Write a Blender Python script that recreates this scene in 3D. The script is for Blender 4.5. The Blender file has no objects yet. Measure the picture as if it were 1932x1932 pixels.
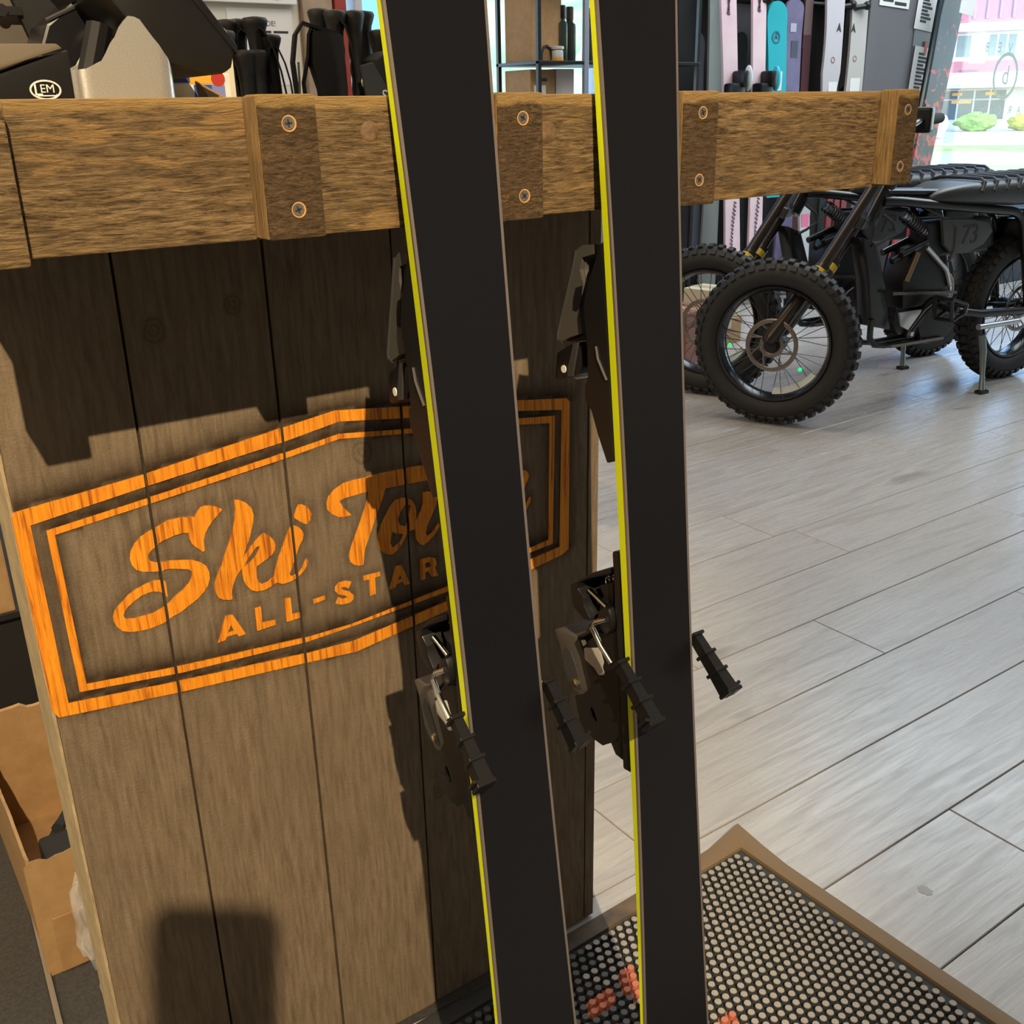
import bpy, bmesh, math, random
from math import sin, cos, pi, radians
from mathutils import Vector, Matrix, noise
random.seed(7)
S = bpy.context.scene
COL = S.collection

# ------------------------------------------------------------------ camera
PITCH, ROLL, YAW = 0.3725, -0.0204, 0.6075
fh = Vector((sin(YAW), cos(YAW), 0)); rr = Vector((cos(YAW), -sin(YAW), 0)); up = Vector((0, 0, 1))
Fv = fh * cos(PITCH) - up * sin(PITCH); u0 = fh * sin(PITCH) + up * cos(PITCH)
Rv = rr * cos(ROLL) + u0 * sin(ROLL); Uv = u0 * cos(ROLL) - rr * sin(ROLL)
cd = bpy.data.cameras.new('camera'); cam = bpy.data.objects.new('camera', cd); COL.objects.link(cam)
cd.sensor_width = 36; cd.lens = 36.0; cd.clip_start = 0.02; cd.clip_end = 600
M = Matrix((Rv, Uv, -Fv)).transposed().to_4x4(); M.translation = (0, 0, 1.0)
cam.matrix_world = M
S.camera = cam

# ------------------------------------------------------------------ view, sky, sun, lamps
S.view_settings.view_transform = 'Standard'
S.view_settings.look = 'None'
S.view_settings.exposure = 0.0
S.view_settings.gamma = 1.0
S.view_settings.use_curve_mapping = False
w = bpy.data.worlds.new('sky'); S.world = w; w.use_nodes = True
nt = w.node_tree; bg = nt.nodes['Background']
sky = nt.nodes.new('ShaderNodeTexSky'); sky.sky_type = 'NISHITA'; sky.sun_disc = False
sky.sun_elevation = radians(48); sky.sun_rotation = radians(200); sky.altitude = 2000
nt.links.new(sky.outputs[0], bg.inputs[0]); bg.inputs[1].default_value = 1.1

def lamp(name, kind, loc, energy, color, target=None, **kw):
    d = bpy.data.lights.new(name, kind); o = bpy.data.objects.new(name, d); COL.objects.link(o)
    o.location = loc; d.energy = energy; d.color = color
    for k, v in kw.items(): setattr(d, k, v)
    if target is not None:
        o.rotation_euler = (Vector(target) - Vector(loc)).to_track_quat('-Z', 'Y').to_euler()
    return o
lamp('sun_light', 'SUN', (0, -20, 30), 3.4, (1.0, 0.95, 0.86), target=(9, 14, 0), angle=radians(0.6))
# warm track spot over the photographer's left shoulder
lamp('track_spot', 'SPOT', (-0.41, -1.42, 2.40), 485, (1.0, 0.785, 0.49), target=(0.25, 0.83, 0.65),
     spot_size=radians(35), spot_blend=0.55, shadow_soft_size=0.011)
# unseen fill lamps added under the ceiling to brighten the interior
lamp('added_fill_lamp', 'AREA', (-0.6, 0.2, 2.85), 16, (1.0, 0.80, 0.58), target=(-0.6, 0.2, 0), shape='RECTANGLE', size=1.6, size_y=0.9)
lamp('added_fill_lamp', 'AREA', (2.6, 2.3, 2.85), 30, (1.0, 0.93, 0.86), target=(2.6, 2.3, 0), shape='RECTANGLE', size=2.0, size_y=1.2)
lamp('added_fill_lamp', 'AREA', (5.4, 1.9, 2.85), 125, (0.82, 0.94, 1.0), target=(5.2, 1.8, 0), shape='RECTANGLE', size=3.6, size_y=1.6)  # added cool lamp that brightens the floor on the right
lamp('added_fill_lamp', 'AREA', (-1.5, 1.25, 2.85), 42, (1.0, 0.80, 0.52), target=(-1.2, 1.25, 0), shape='RECTANGLE', size=.6, size_y=.5)  # added warm lamp that lights the panel's left edge
lamp('added_fill_lamp', 'AREA', (1.2, 2.9, 2.85), 16, (1.0, 0.84, 0.64), target=(1.2, 2.9, 0), shape='RECTANGLE', size=1.6, size_y=0.9)
# ------------------------------------------------------------------ materials
def mat(name, color=(.5, .5, .5), rough=.5, metal=0., spec=.5, **kw):
    m = bpy.data.materials.new(name); m.use_nodes = True
    b = m.node_tree.nodes['Principled BSDF']
    b.inputs['Base Color'].default_value = (*color, 1); b.inputs['Roughness'].default_value = rough
    b.inputs['Metallic'].default_value = metal; b.inputs['Specular IOR Level'].default_value = spec
    for k, v in kw.items(): b.inputs[k].default_value = v
    return m
class NT:
    def __init__(s, m): s.m = m; s.t = m.node_tree; s.b = s.t.nodes['Principled BSDF']
    def n(s, typ, **kw):
        x = s.t.nodes.new(typ)
        for k, v in kw.items():
            if hasattr(x, k): setattr(x, k, v)
            else: x.inputs[k].default_value = v
        return x
    def l(s, a, b): s.t.links.new(a, b)
    def coords(s, scale, loc_random=0.0, kind='Object'):
        tc = s.n('ShaderNodeTexCoord'); mp = s.n('ShaderNodeMapping'); mp.inputs['Scale'].default_value = scale
        src = tc.outputs[kind]
        if loc_random:
            oi = s.n('ShaderNodeObjectInfo'); mu = s.n('ShaderNodeMath', operation='MULTIPLY'); mu.inputs[1].default_value = loc_random
            s.l(oi.outputs['Random'], mu.inputs[0]); ad = s.n('ShaderNodeVectorMath', operation='ADD')
            s.l(src, ad.inputs[0]); s.l(mu.outputs[0], ad.inputs[1]); src = ad.outputs[0]
        s.l(src, mp.inputs[0]); return mp.outputs[0]
    def noise(s, vec, scale, detail=4, rough=.6, dist=0.):
        x = s.n('ShaderNodeTexNoise'); x.inputs['Scale'].default_value = scale; x.inputs['Detail'].default_value = detail
        x.inputs['Roughness'].default_value = rough; x.inputs['Distortion'].default_value = dist
        s.l(vec, x.inputs['Vector']); return x.outputs[0]
    def ramp(s, fac, stops):
        r = s.n('ShaderNodeValToRGB'); e = r.color_ramp.elements
        while len(e) < len(stops): e.new(.5)
        for i, (p, c) in enumerate(stops):
            e[i].position = p; e[i].color = (*c, 1) if not isinstance(c, (int, float)) else (c, c, c, 1)
        s.l(fac, r.inputs[0]); return r.outputs[0]
    def mix(s, fac, a, b, mode='MIX'):
        x = s.n('ShaderNodeMix', data_type='RGBA', blend_type=mode)
        for sock, v in ((x.inputs[0], fac), (x.inputs[6], a), (x.inputs[7], b)):
            if hasattr(v, 'node'): s.l(v, sock)
            else: sock.default_value = v if isinstance(v, (int, float)) else (*v, 1)
        return x.outputs[2]
    def math(s, op, a, b=0.):
        x = s.n('ShaderNodeMath', operation=op)
        for sock, v in ((x.inputs[0], a), (x.inputs[1], b)):
            if hasattr(v, 'node'): s.l(v, sock)
            else: sock.default_value = v
        return x.outputs[0]
    def bump(s, h, strength=.3, dist=.002):
        x = s.n('ShaderNodeBump'); x.inputs['Strength'].default_value = strength; x.inputs['Distance'].default_value = dist
        s.l(h, x.inputs['Height']); s.l(x.outputs[0], s.b.inputs['Normal']); return x
    def col(s, c): s.l(c, s.b.inputs['Base Color'])

def speckled(name, c0, c1, scale, rough=.5, bump=0., metal=0., dist=.001):
    m = mat(name, c0, rough, metal); k = NT(m); v = k.coords((1, 1, 1))
    f = k.noise(v, scale); k.col(k.ramp(f, [(.35, c0), (.65, c1)]))
    if bump: k.bump(f, bump, dist)
    return m

# rough sawn weathered beam boards, grain along x
def rough_wood(name, dark, mid, light, flake, top_z=None, axis=0, stretch=.13, flake_amt=.58):
    m = mat(name, mid, .82, spec=.2); k = NT(m)
    sc = [1, 1, 1]; sc[axis] = stretch
    sl = list(sc); sl[axis] = stretch * .6
    v = k.coords(sc, 3.0); vl = k.coords(sl, 3.0); v1 = k.coords((1, 1, 1), 3.0)
    warp = k.noise(k.coords((.4, 1, 1), 3.0), 14, 3, .5)
    wv = k.n('ShaderNodeVectorMath', operation='ADD'); k.l(v, wv.inputs[0])
    cv = k.n('ShaderNodeCombineXYZ'); k.l(k.math('MULTIPLY', warp, .012), cv.inputs[2 if axis == 0 else 0]); k.l(cv.outputs[0], wv.inputs[1]); v = wv.outputs[0]
    g = k.noise(v, 480, 7, .75, .25); g2 = k.noise(v, 190, 5, .7, .5); big = k.noise(k.coords((.4, 1, 1), 3.0), 30, 4, .6, .3)
    c = k.ramp(g, [(.36, dark), (.50, mid), (.63, light)])
    c = k.mix(k.ramp(big, [(.38, .0), (.66, .55)]), c, tuple(x * .62 for x in mid))
    fl = k.ramp(k.math('ADD', k.math('MULTIPLY', g2, .6), k.math('MULTIPLY', big, .4)), [(flake_amt - .03, 0.), (flake_amt + .03, 1.)])
    c = k.mix(k.math('MULTIPLY', fl, .7), c, flake)
    if top_z is not None:
        tc = k.n('ShaderNodeTexCoord'); sx = k.n('ShaderNodeSeparateXYZ'); k.l(tc.outputs['Object'], sx.inputs[0])
        h = k.math('ADD', sx.outputs[2], k.math('MULTIPLY', k.math('SUBTRACT', k.noise(k.coords((.35, 1, 1), 3.0), 120, 5, .65), .5), .014))
        wfac = k.ramp(k.math('MULTIPLY', k.math('SUBTRACT', h, top_z - .0085), 300), [(0., 0.), (1., 1.)])
        c = k.mix(wfac, c, (.52, .33, .13))
    k.col(c)
    k.bump(k.math('ADD', k.math('MULTIPLY', g, .75), k.math('MULTIPLY', g2, .9)), 1.0, .0062)
    return m
W_BEAM = rough_wood('fascia_wood', (.072, .047, .023), (.29, .19, .095), (.50, .34, .17), (.56, .34, .135), 1.0108)
W_BATTEN = rough_wood('batten_wood', (.055, .036, .018), (.165, .105, .055), (.26, .17, .085), (.40, .22, .085), 1.0118, 0, .3, .63)
W_FRESH = rough_wood('sawn_side_wood', (.22, .125, .045), (.46, .29, .12), (.56, .37, .17), (.58, .38, .17), None, 2, .05, .8)
W_EDGE = rough_wood('panel_edge_wood', (.60, .44, .24), (.84, .66, .40), (.88, .72, .46), (.88, .72, .46), None, 2, .08, .8)
def panel_wood():
    m = mat('panel_wood', (.2, .15, .1), .75, spec=.2); k = NT(m)
    v = k.coords((1, 1, .09), 2.0); v1 = k.coords((1, 1, 1), 2.0)
    g = k.noise(v, 220, 6, .6, .3); g2 = k.noise(v1, 9, 3, .6); fine = k.noise(v1, 420, 4, .7)
    wv = k.n('ShaderNodeTexWave', wave_type='RINGS', rings_direction='Y'); wv.inputs['Scale'].default_value = 26; wv.inputs['Distortion'].default_value = 3.0; wv.inputs['Detail'].default_value = 3
    wv.inputs['Detail Scale'].default_value = 3
    mp = k.n('ShaderNodeMapping'); mp.inputs['Location'].default_value = (1.3, 0, -.4); k.l(v1, mp.inputs[0]); k.l(mp.outputs[0], wv.inputs['Vector'])
    c = k.ramp(g, [(.3, (.135, .098, .062)), (.55, (.215, .160, .108)), (.75, (.26, .2, .14))])
    c = k.mix(k.ramp(g2, [(.35, .0), (.7, .45)]), c, (.16, .118, .078))
    c = k.mix(k.ramp(k.noise(v, 38, 3, .5), [(.70, 0.), (.78, .5)]), c, (.36, .27, .17))
    tcx = k.n('ShaderNodeTexCoord'); sep = k.n('ShaderNodeSeparateXYZ'); k.l(tcx.outputs['Object'], sep.inputs[0]); dmin = None
    for kx, kz, kr in ((.406, .707, .013), (.2321, .843, .012), (.2994, .856, .010), (.47, .30, .011)):
        dx = k.math('SUBTRACT', sep.outputs[0], kx); dz = k.math('MULTIPLY', k.math('SUBTRACT', sep.outputs[2], kz), .8)
        dd = k.math('DIVIDE', k.math('SQRT', k.math('ADD', k.math('MULTIPLY', dx, dx), k.math('MULTIPLY', dz, dz))), kr)
        dmin = dd if dmin is None else k.math('MINIMUM', dmin, dd)
    dmin = k.math('ADD', dmin, k.math('MULTIPLY', k.math('SUBTRACT', k.noise(v1, 90, 3), .5), .7))
    rings = k.math('ADD', k.math('MULTIPLY', k.math('SINE', k.math('MULTIPLY', dmin, 17)), .5), .5)
    inside = k.ramp(dmin, [(.0, 1.), (.75, .8), (1.0, .35)]); near_ = k.math('MULTIPLY', k.ramp(dmin, [(.7, 1.), (1.0, .0)]), .55)
    c = k.mix(near_, c, (.085, .058, .036)); c = k.mix(k.math('MULTIPLY', k.math('MULTIPLY', rings, k.ramp(k.math('MULTIPLY', dmin, .5), [(.3, .45), (.7, .0)])), .55), c, (.30, .225, .15))
    at = k.n('ShaderNodeAttribute'); at.attribute_name = 'scorch'
    sf = k.math('MULTIPLY', at.outputs['Fac'], k.ramp(k.noise(v1, 60, 4), [(.25, .7), (.55, 1.)]))
    c = k.mix(sf, c, (.030, .017, .008))
    k.col(c)
    h = k.math('ADD', k.math('MULTIPLY', fine, .8), k.math('ADD', k.math('MULTIPLY', g, .7), k.math('MULTIPLY', wv.outputs['Fac'], .35)))
    k.bump(h, .55, .0022)
    return m
W_PANEL = panel_wood()
def logo_wood():
    m = mat('carved_orange_wood', (.9, .34, .02), .6, spec=.3); k = NT(m)
    v = k.coords((1, 1, .05)); g = k.noise(v, 260, 4, .6, .4); b = k.noise(k.coords((1, 1, 1)), 35, 4)
    c = k.ramp(g, [(.34, (.38, .10, .008)), (.47, (.80, .265, .014)), (.7, (.95, .36, .022))])
    c = k.mix(k.ramp(b, [(.55, 0.), (.8, .45)]), c, (.45, .14, .015)); k.col(c); k.bump(g, .9, .003)
    return m
W_LOGO = logo_wood()
def floor_wood():
    m = mat('floor_plank_wood', (.45, .42, .39), .36, spec=.55); k = NT(m)
    v = k.coords((.09, 1, 1), 17.0); v1 = k.coords((.35, 1, 1), 17.0)
    g = k.noise(v, 95, 6, .62, .6); g2 = k.noise(v, 22, 4, .6, 1.5); kn = k.noise(v1, 7, 3, .5)
    c = k.ramp(g, [(.28, (.35, .335, .318)), (.5, (.455, .44, .425)), (.72, (.515, .50, .485))])
    c = k.mix(k.ramp(g2, [(.5, 0.), (.75, .55)]), c, (.25, .225, .205))
    c = k.mix(k.ramp(kn, [(.68, 0.), (.76, .7)]), c, (.17, .15, .14))
    oi = k.n('ShaderNodeObjectInfo'); c = k.mix(k.math('MULTIPLY', oi.outputs['Random'], .22), c, (.30, .27, .24))
    k.col(c); k.bump(g, .28, .0012)
    k.l(k.ramp(g, [(.3, .34), (.7, .22)]), k.b.inputs['Roughness'])
    return m
W_FLOOR = floor_wood()
BLACK = mat('black_plastic', (.009, .009, .010), .36, spec=.35)
BLACK_MATT = mat('black_rubber', (.016, .016, .017), .75, spec=.3)
BLACK_GLOSS = mat('black_paint', (.010, .010, .012), .22)
GRAPHITE = mat('graphite_plastic', (.075, .070, .064), .42)
DKGREY = mat('dark_grey_plastic', (.04, .04, .043), .5)
STEEL = mat('bright_steel', (.62, .60, .56), .22, 1.)
STEEL_EDGE = mat('ski_edge_steel', (.30, .25, .23), .42, .7)
ALU = mat('silver_metal', (.55, .56, .57), .35, 1.)
NEON = mat('neon_yellow_sidewall', (.60, .68, .006), .4)
WHITE = mat('white_paint', (.78, .78, .76), .5)
PAPER = mat('white_paper', (.74, .73, .71), .8)
INK = mat('ink', (.03, .03, .035), .7)
CARD = speckled('cardboard', (.34, .20, .085), (.40, .245, .11), 40, .85)
RED = mat('red_paint', (.45, .03, .02), .5)
def ski_base():
    m = mat('ski_base', (.010, .010, .013), .30, spec=.22); k = NT(m)
    v = k.coords((1, .04, 1)); g = k.noise(v, 900, 2, .5); k.bump(g, .06, .0004)
    s = k.noise(k.coords((1, 1, 1)), 160, 2, .5)
    k.col(k.ramp(s, [(.80, (.0070, .0070, .0095)), (.88, (.04, .04, .04))]))
    return m
SKI_BASE = ski_base()

# ------------------------------------------------------------------ mesh helpers
class MB:
    def __init__(s): s.v = []; s.f = []
    def add(s, vs, fs):
        o = len(s.v); s.v += [tuple(x) for x in vs]; s.f += [tuple(i + o for i in f) for f in fs]; return s
    def box(s, x0, x1, y0, y1, z0, z1, c=0.):
        if c <= 0:
            vs = [(x, y, z) for z in (z0, z1) for y in (y0, y1) for x in (x0, x1)]
            return s.add(vs, [(0, 2, 3, 1), (4, 5, 7, 6), (0, 1, 5, 4), (2, 6, 7, 3), (0, 4, 6, 2), (1, 3, 7, 5)])
        bm = bmesh.new(); bmesh.ops.create_cube(bm, size=1)
        for v in bm.verts: v.co = ((x0 + x1) / 2 + v.co.x * (x1 - x0), (y0 + y1) / 2 + v.co.y * (y1 - y0), (z0 + z1) / 2 + v.co.z * (z1 - z0))
        bmesh.ops.bevel(bm, geom=bm.edges[:] , offset=c, segments=2, profile=.6, affect='EDGES')
        return s.bm(bm)
    def bm(s, bm, mtx=None):
        bm.verts.index_update()
        s.add([(mtx @ v.co if mtx else v.co) for v in bm.verts], [[v.index for v in f.verts] for f in bm.faces]); bm.free(); return s
    def prism(s, poly, a0, a1, axis='y', holes=(), bevel=0., inset=0.):
        """poly in the two other axes: y -> (x,z), z -> (x,y), x -> (y,z)"""
        bm = bmesh.new()
        loops = [poly] + list(holes); es = []
        for lp in loops:
            vs = [bm.verts.new((p[0], p[1], 0)) for p in lp]
            for i in range(len(vs)): es.append(bm.edges.new((vs[i], vs[(i + 1) % len(vs)])))
        if holes or len(poly) > 6: bmesh.ops.triangle_fill(bm, use_beauty=True, edges=es)
        else:
            f = bm.faces.new(bm.verts[:]); bmesh.ops.triangulate(bm, faces=[f]) if len(poly) > 6 else None
        if not bm.faces: bm.free(); return s
        r = bmesh.ops.extrude_face_region(bm, geom=bm.faces[:])
        for e in r['geom']:
            if isinstance(e, bmesh.types.BMVert): e.co.z = 1.0
        bmesh.ops.recalc_face_normals(bm, faces=bm.faces[:])
        if bevel:
            ee = [e for e in bm.edges if e.is_manifold and e.calc_face_angle(0) > .6]
            for v in bm.verts: v.co.z *= abs(a1 - a0)
            bmesh.ops.bevel(bm, geom=ee, offset=bevel, segments=2, profile=.6, affect='EDGES', clamp_overlap=True)
            for v in bm.verts: v.co.z /= abs(a1 - a0)
        for v in bm.verts:
            a, b, t = v.co.x, v.co.y, a0 + (a1 - a0) * v.co.z
            v.co = {'y': (a, t, b), 'z': (a, b, t), 'x': (t, a, b)}[axis]
        bmesh.ops.recalc_face_normals(bm, faces=bm.faces[:])
        return s.bm(bm)
    def tube(s, pts, r, n=10, cap=True, closed=False):
        pts = [Vector(p) for p in pts]; N = len(pts); rs = r if isinstance(r, (list, tuple)) else [r] * N
        ref = None; vs = []; fs = []
        for i, p in enumerate(pts):
            a = pts[(i - 1) % N] if (i > 0 or closed) else p; b = pts[(i + 1) % N] if (i < N - 1 or closed) else p
            t = (b - a).normalized()
            if ref is None: ref = t.orthogonal().normalized()
            ref = (ref - t * ref.dot(t)).normalized(); q = t.cross(ref)
            for j in range(n):
                an = 2 * pi * j / n; vs.append(p + (ref * cos(an) + q * sin(an)) * rs[i])
        for i in range(N if closed else N - 1):
            for j in range(n):
                a = i * n + j; b = i * n + (j + 1) % n; c = ((i + 1) % N) * n + (j + 1) % n; d = ((i + 1) % N) * n + j
                fs.append((a, b, c, d))
        if cap and not closed: fs += [tuple(range(n))[::-1], tuple((N - 1) * n + j for j in range(n))]
        return s.add(vs, fs)
    def cyl(s, p0, p1, r, n=16): return s.tube([p0, p1], r, n)
    def lathe(s, prof, o=(0, 0, 0), ax=(0, 0, 1), n=20):
        z = Vector(ax).normalized(); x = z.orthogonal().normalized(); y = z.cross(x); o = Vector(o); vs = []; fs = []
        for r, h in prof:
            for j in range(n):
                a = 2 * pi * j / n; vs.append(o + z * h + (x * cos(a) + y * sin(a)) * r)
        for i in range(len(prof) - 1):
            for j in range(n): fs.append((i * n + j, i * n + (j + 1) % n, (i + 1) * n + (j + 1) % n, (i + 1) * n + j))
        fs += [tuple(range(n))[::-1], tuple((len(prof) - 1) * n + j for j in range(n))]
        return s.add(vs, fs)
    def torus(s, o, ax, R, r, n=40, m=12, sx=1.):
        z = Vector(ax).normalized(); x = z.orthogonal().normalized(); y = z.cross(x); o = Vector(o); vs = []; fs = []
        for i in range(n):
            a = 2 * pi * i / n; d = x * cos(a) + y * sin(a)
            for j in range(m):
                b = 2 * pi * j / m; vs.append(o + d * (R + r * cos(b)) + z * r * sx * sin(b))
        for i in range(n):
            for j in range(m): fs.append((i * m + j, ((i + 1) % n) * m + j, ((i + 1) % n) * m + (j + 1) % m, i * m + (j + 1) % m))
        return s.add(vs, fs)
    def ball(s, o, r, n=14):
        rx, ry, rz = (r, r, r) if isinstance(r, (int, float)) else r
        bm = bmesh.new(); bmesh.ops.create_uvsphere(bm, u_segments=n, v_segments=n // 2 + 2, radius=1)
        return s.bm(bm, Matrix.Translation(o) @ Matrix.Diagonal((rx, ry, rz, 1)))
    def obox(s, o, ax, ay, az, hx, hy, hz, c=0.):
        t = MB().box(-hx, hx, -hy, hy, -hz, hz, c); o = Vector(o); ax, ay, az = Vector(ax), Vector(ay), Vector(az)
        return s.add([o + ax * p[0] + ay * p[1] + az * p[2] for p in t.v], t.f)
    def xf(s, m): s.v = [tuple(m @ Vector(p)) for p in s.v]; return s
    def ribbon(s, pts, w, th=.002):
        pts = [Vector(p) for p in pts]; w = Vector(w); vs = []; fs = []; N = len(pts)
        for i, p in enumerate(pts):
            t = (pts[min(N - 1, i + 1)] - pts[max(0, i - 1)]).normalized(); nn = t.cross(w).normalized() * th
            vs += [p - w + nn, p + w + nn, p + w - nn, p - w - nn]
        for i in range(N - 1):
            for j in range(4): fs.append((i * 4 + j, i * 4 + (j + 1) % 4, i * 4 + 4 + (j + 1) % 4, i * 4 + 4 + j))
        fs += [(3, 2, 1, 0), tuple(4 * (N - 1) + j for j in range(4))]
        return s.add(vs, fs)

def obj(name, mb, material, parent=None, smooth=False, label=None, kind=None):
    me = bpy.data.meshes.new(name); me.from_pydata(mb.v, [], mb.f); me.validate(); me.update()
    me.materials.append(material)
    bm = bmesh.new(); bm.from_mesh(me); bmesh.ops.recalc_face_normals(bm, faces=bm.faces[:]); bm.to_mesh(me); bm.free()
    if smooth:
        me.shade_smooth()
        try: me.set_sharp_from_angle(angle=radians(38 if smooth is True else smooth))
        except Exception: pass
    o = bpy.data.objects.new(name, me); COL.objects.link(o)
    if parent: o.parent = parent
    if label: o['label'] = label
    if kind: o['kind'] = kind
    return o
def thing(name, label, cat, loc=(0, 0, 0), rotz=0., group=None, mtx=None):
    o = bpy.data.objects.new(name, None); COL.objects.link(o); o.empty_display_size = .05
    if mtx is not None: o.matrix_world = mtx
    else: o.location = loc; o.rotation_euler = (0, 0, rotz)
    o['label'] = label; o['category'] = cat
    if group: o['group'] = group
    return o
def tag(o, label, cat, group=None):
    o['label'] = label; o['category'] = cat
    if group: o['group'] = group
    return o
def struct(name, mb, m, parent=None, smooth=False):
    o = obj(name, mb, m, parent, smooth)
    if not parent: o['kind'] = 'structure'
    return o
def inst(src, parent, loc=None, m=None):
    c = src.copy(); COL.objects.link(c); c.parent = parent
    if loc is not None: c.location = loc
    if m is not None:
        c.data = src.data
    return c
def copy_tree(o, label=None, loc=None):
    c = o.copy(); COL.objects.link(c)
    if loc is not None: c.location = loc
    if label: c['label'] = label
    for ch in list(o.children):
        d = ch.copy(); COL.objects.link(d); d.parent = c
        for g in list(ch.children):
            e = g.copy(); COL.objects.link(e); e.parent = d
    return c
def text(name, body, size, mtx, material, parent, extrude=.0004, spacing=1., align='CENTER'):
    cu = bpy.data.curves.new(name, 'FONT'); cu.body = body; cu.size = size; cu.extrude = extrude; cu.align_x = align; cu.align_y = 'CENTER'
    cu.space_character = spacing; cu.resolution_u = 3
    t = bpy.data.objects.new(name, cu); COL.objects.link(t); dg = bpy.context.evaluated_depsgraph_get()
    me = bpy.data.meshes.new_from_object(t.evaluated_get(dg)); bpy.data.objects.remove(t); bpy.data.curves.remove(cu)
    me.transform(mtx); me.materials.clear(); me.materials.append(material); me.name = name
    o = bpy.data.objects.new(name, me); COL.objects.link(o)
    if parent: o.parent = parent
    return o
FACE_Y = Matrix.Rotation(pi / 2, 4, 'X')          # text in the xz plane, read from -y
def at(x, y, z, sc=1., rot=0.): return Matrix.Translation((x, y, z)) @ FACE_Y @ Matrix.Rotation(rot, 4, 'Z') @ Matrix.Scale(sc, 4)
# ------------------------------------------------------------------ room shell (kind = structure)
def P(r, c, **k): return mat(r, c, **k)
M_WALL = speckled('wall_paint', (.62, .57, .49), (.66, .61, .53), 30, .85)
M_CEIL = mat('ceiling_paint', (.55, .53, .50), .9)
M_SUB = mat('subfloor', (.10, .09, .08), .8)
fl = struct('floor', MB().box(-2.3, 9.2, -3.1, 4.2, -.10, -.0035), M_SUB)
GAP = .0016; PW = .1765; PL = 1.218
def plank_mb(L):
    x, y, b = L - GAP, PW - GAP, .0012
    vs = [(0, 0, -.003), (x, 0, -.003), (x, y, -.003), (0, y, -.003), (0, 0, -b), (x, 0, -b), (x, y, -b), (0, y, -b), (b, b, 0), (x - b, b, 0), (x - b, y - b, 0), (b, y - b, 0)]
    fs = [(8, 9, 10, 11)]
    for a in (0, 4):
        for i in range(4): fs.append((a + i, a + (i + 1) % 4, a + 4 + (i + 1) % 4, a + 4 + i))
    return MB().add(vs, fs)
seams = {-1: 1.27, 0: .62, 1: .839, 2: 1.60, 3: 1.268, 4: 1.95, 5: 3.10, 6: 2.718, 7: 2.425, 8: 3.3, 9: 2.9}
p0 = None
for j in range(-11, 19):
    y = .679 + PW * j
    sx = seams.get(j, .4 + random.random() * 1.2)
    while sx > (.5 if j < 1 else .0): sx -= PL
    while sx < 8.6:
        if p0 is None: p0 = pl = obj('plank', plank_mb(PL), W_FLOOR, fl)
        else: pl = inst(p0, fl)
        pl.location = (sx, y, 0); sx += PL
bm_ = MB(); bm_.prism([(1.087 + .008 * cos(i * pi / 9) * (1 + .2 * sin(i * 1.7)), .5953 + .010 * sin(i * pi / 9) * (1 + .15 * cos(i * 2.3))) for i in range(18)], .0001, .0004, 'z')
obj('stain', bm_, mat('floor_stain', (.36, .33, .32), .45), fl)
# back wall with a view window and the storefront window, right wall with storefront glass
def wall_back():
    m = MB(); y0, y1 = 4.1, 4.24
    m.box(-2.3, 2.05, y0, y1, 0, 2.95); m.box(2.05, 3.47, y0, y1, 0, .85); m.box(2.05, 3.47, y0, y1, 2.35, 2.95)
    m.box(3.47, 5.86, y0, y1, 0, 2.95); m.box(5.86, 9.2, y0, y1, 2.68, 2.95); m.box(5.86, 9.2, y0, y1, 0, .5); m.box(8.86, 9.2, y0, y1, .5, 2.68)
    return m
struct('wall_back', wall_back(), M_WALL)
struct('wall_left', MB().box(-2.44, -2.3, -3.1, 4.24, 0, 2.95), M_WALL)
struct('wall_front', MB().box(-2.3, 9.2, -3.24, -3.1, 0, 2.95), M_WALL)
def wall_right():
    m = MB(); x0, x1 = 9.06, 9.2
    m.box(x0, x1, -3.1, 1.0, 0, 2.95); m.box(x0, x1, 3.85, 4.1, 0, 2.95); m.box(x0, x1, 1.0, 3.85, 0, .06); m.box(x0, x1, 1.0, 3.85, 2.68, 2.95); return m
struct('wall_right', wall_right(), M_WALL)
struct('ceiling', MB().box(-2.44, 9.34, -3.24, 4.24, 2.95, 3.1), M_CEIL)
def glass_mat():
    m = bpy.data.materials.new('window_glass'); m.use_nodes = True; t = m.node_tree; t.nodes.clear()
    o = t.nodes.new('ShaderNodeOutputMaterial'); tr = t.nodes.new('ShaderNodeBsdfTransparent'); gl = t.nodes.new('ShaderNodeBsdfGlossy')
    gl.inputs['Roughness'].default_value = .02; tr.inputs[0].default_value = (.93, .97, .96, 1)
    fr = t.nodes.new('ShaderNodeMath'); fr.operation = 'MULTIPLY_ADD'; lw = t.nodes.new('ShaderNodeLayerWeight'); lw.inputs[0].default_value = .35; p4 = t.nodes.new('ShaderNodeMath'); p4.operation = 'POWER'; p4.inputs[1].default_value = 4; t.links.new(lw.outputs['Facing'], p4.inputs[0]); t.links.new(p4.outputs[0], fr.inputs[0]); fr.inputs[1].default_value = .35; fr.inputs[2].default_value = .03; mx = t.nodes.new('ShaderNodeMixShader')
    t.links.new(fr.outputs[0], mx.inputs[0]); t.links.new(tr.outputs[0], mx.inputs[1]); t.links.new(gl.outputs[0], mx.inputs[2]); t.links.new(mx.outputs[0], o.inputs[0])
    return m
M_GLASS = glass_mat()
M_FRAME_L = mat('pale_window_frame', (.55, .57, .60), .5)
M_FRAME_D = mat('bronze_window_frame', (.05, .05, .05), .4)
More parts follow.
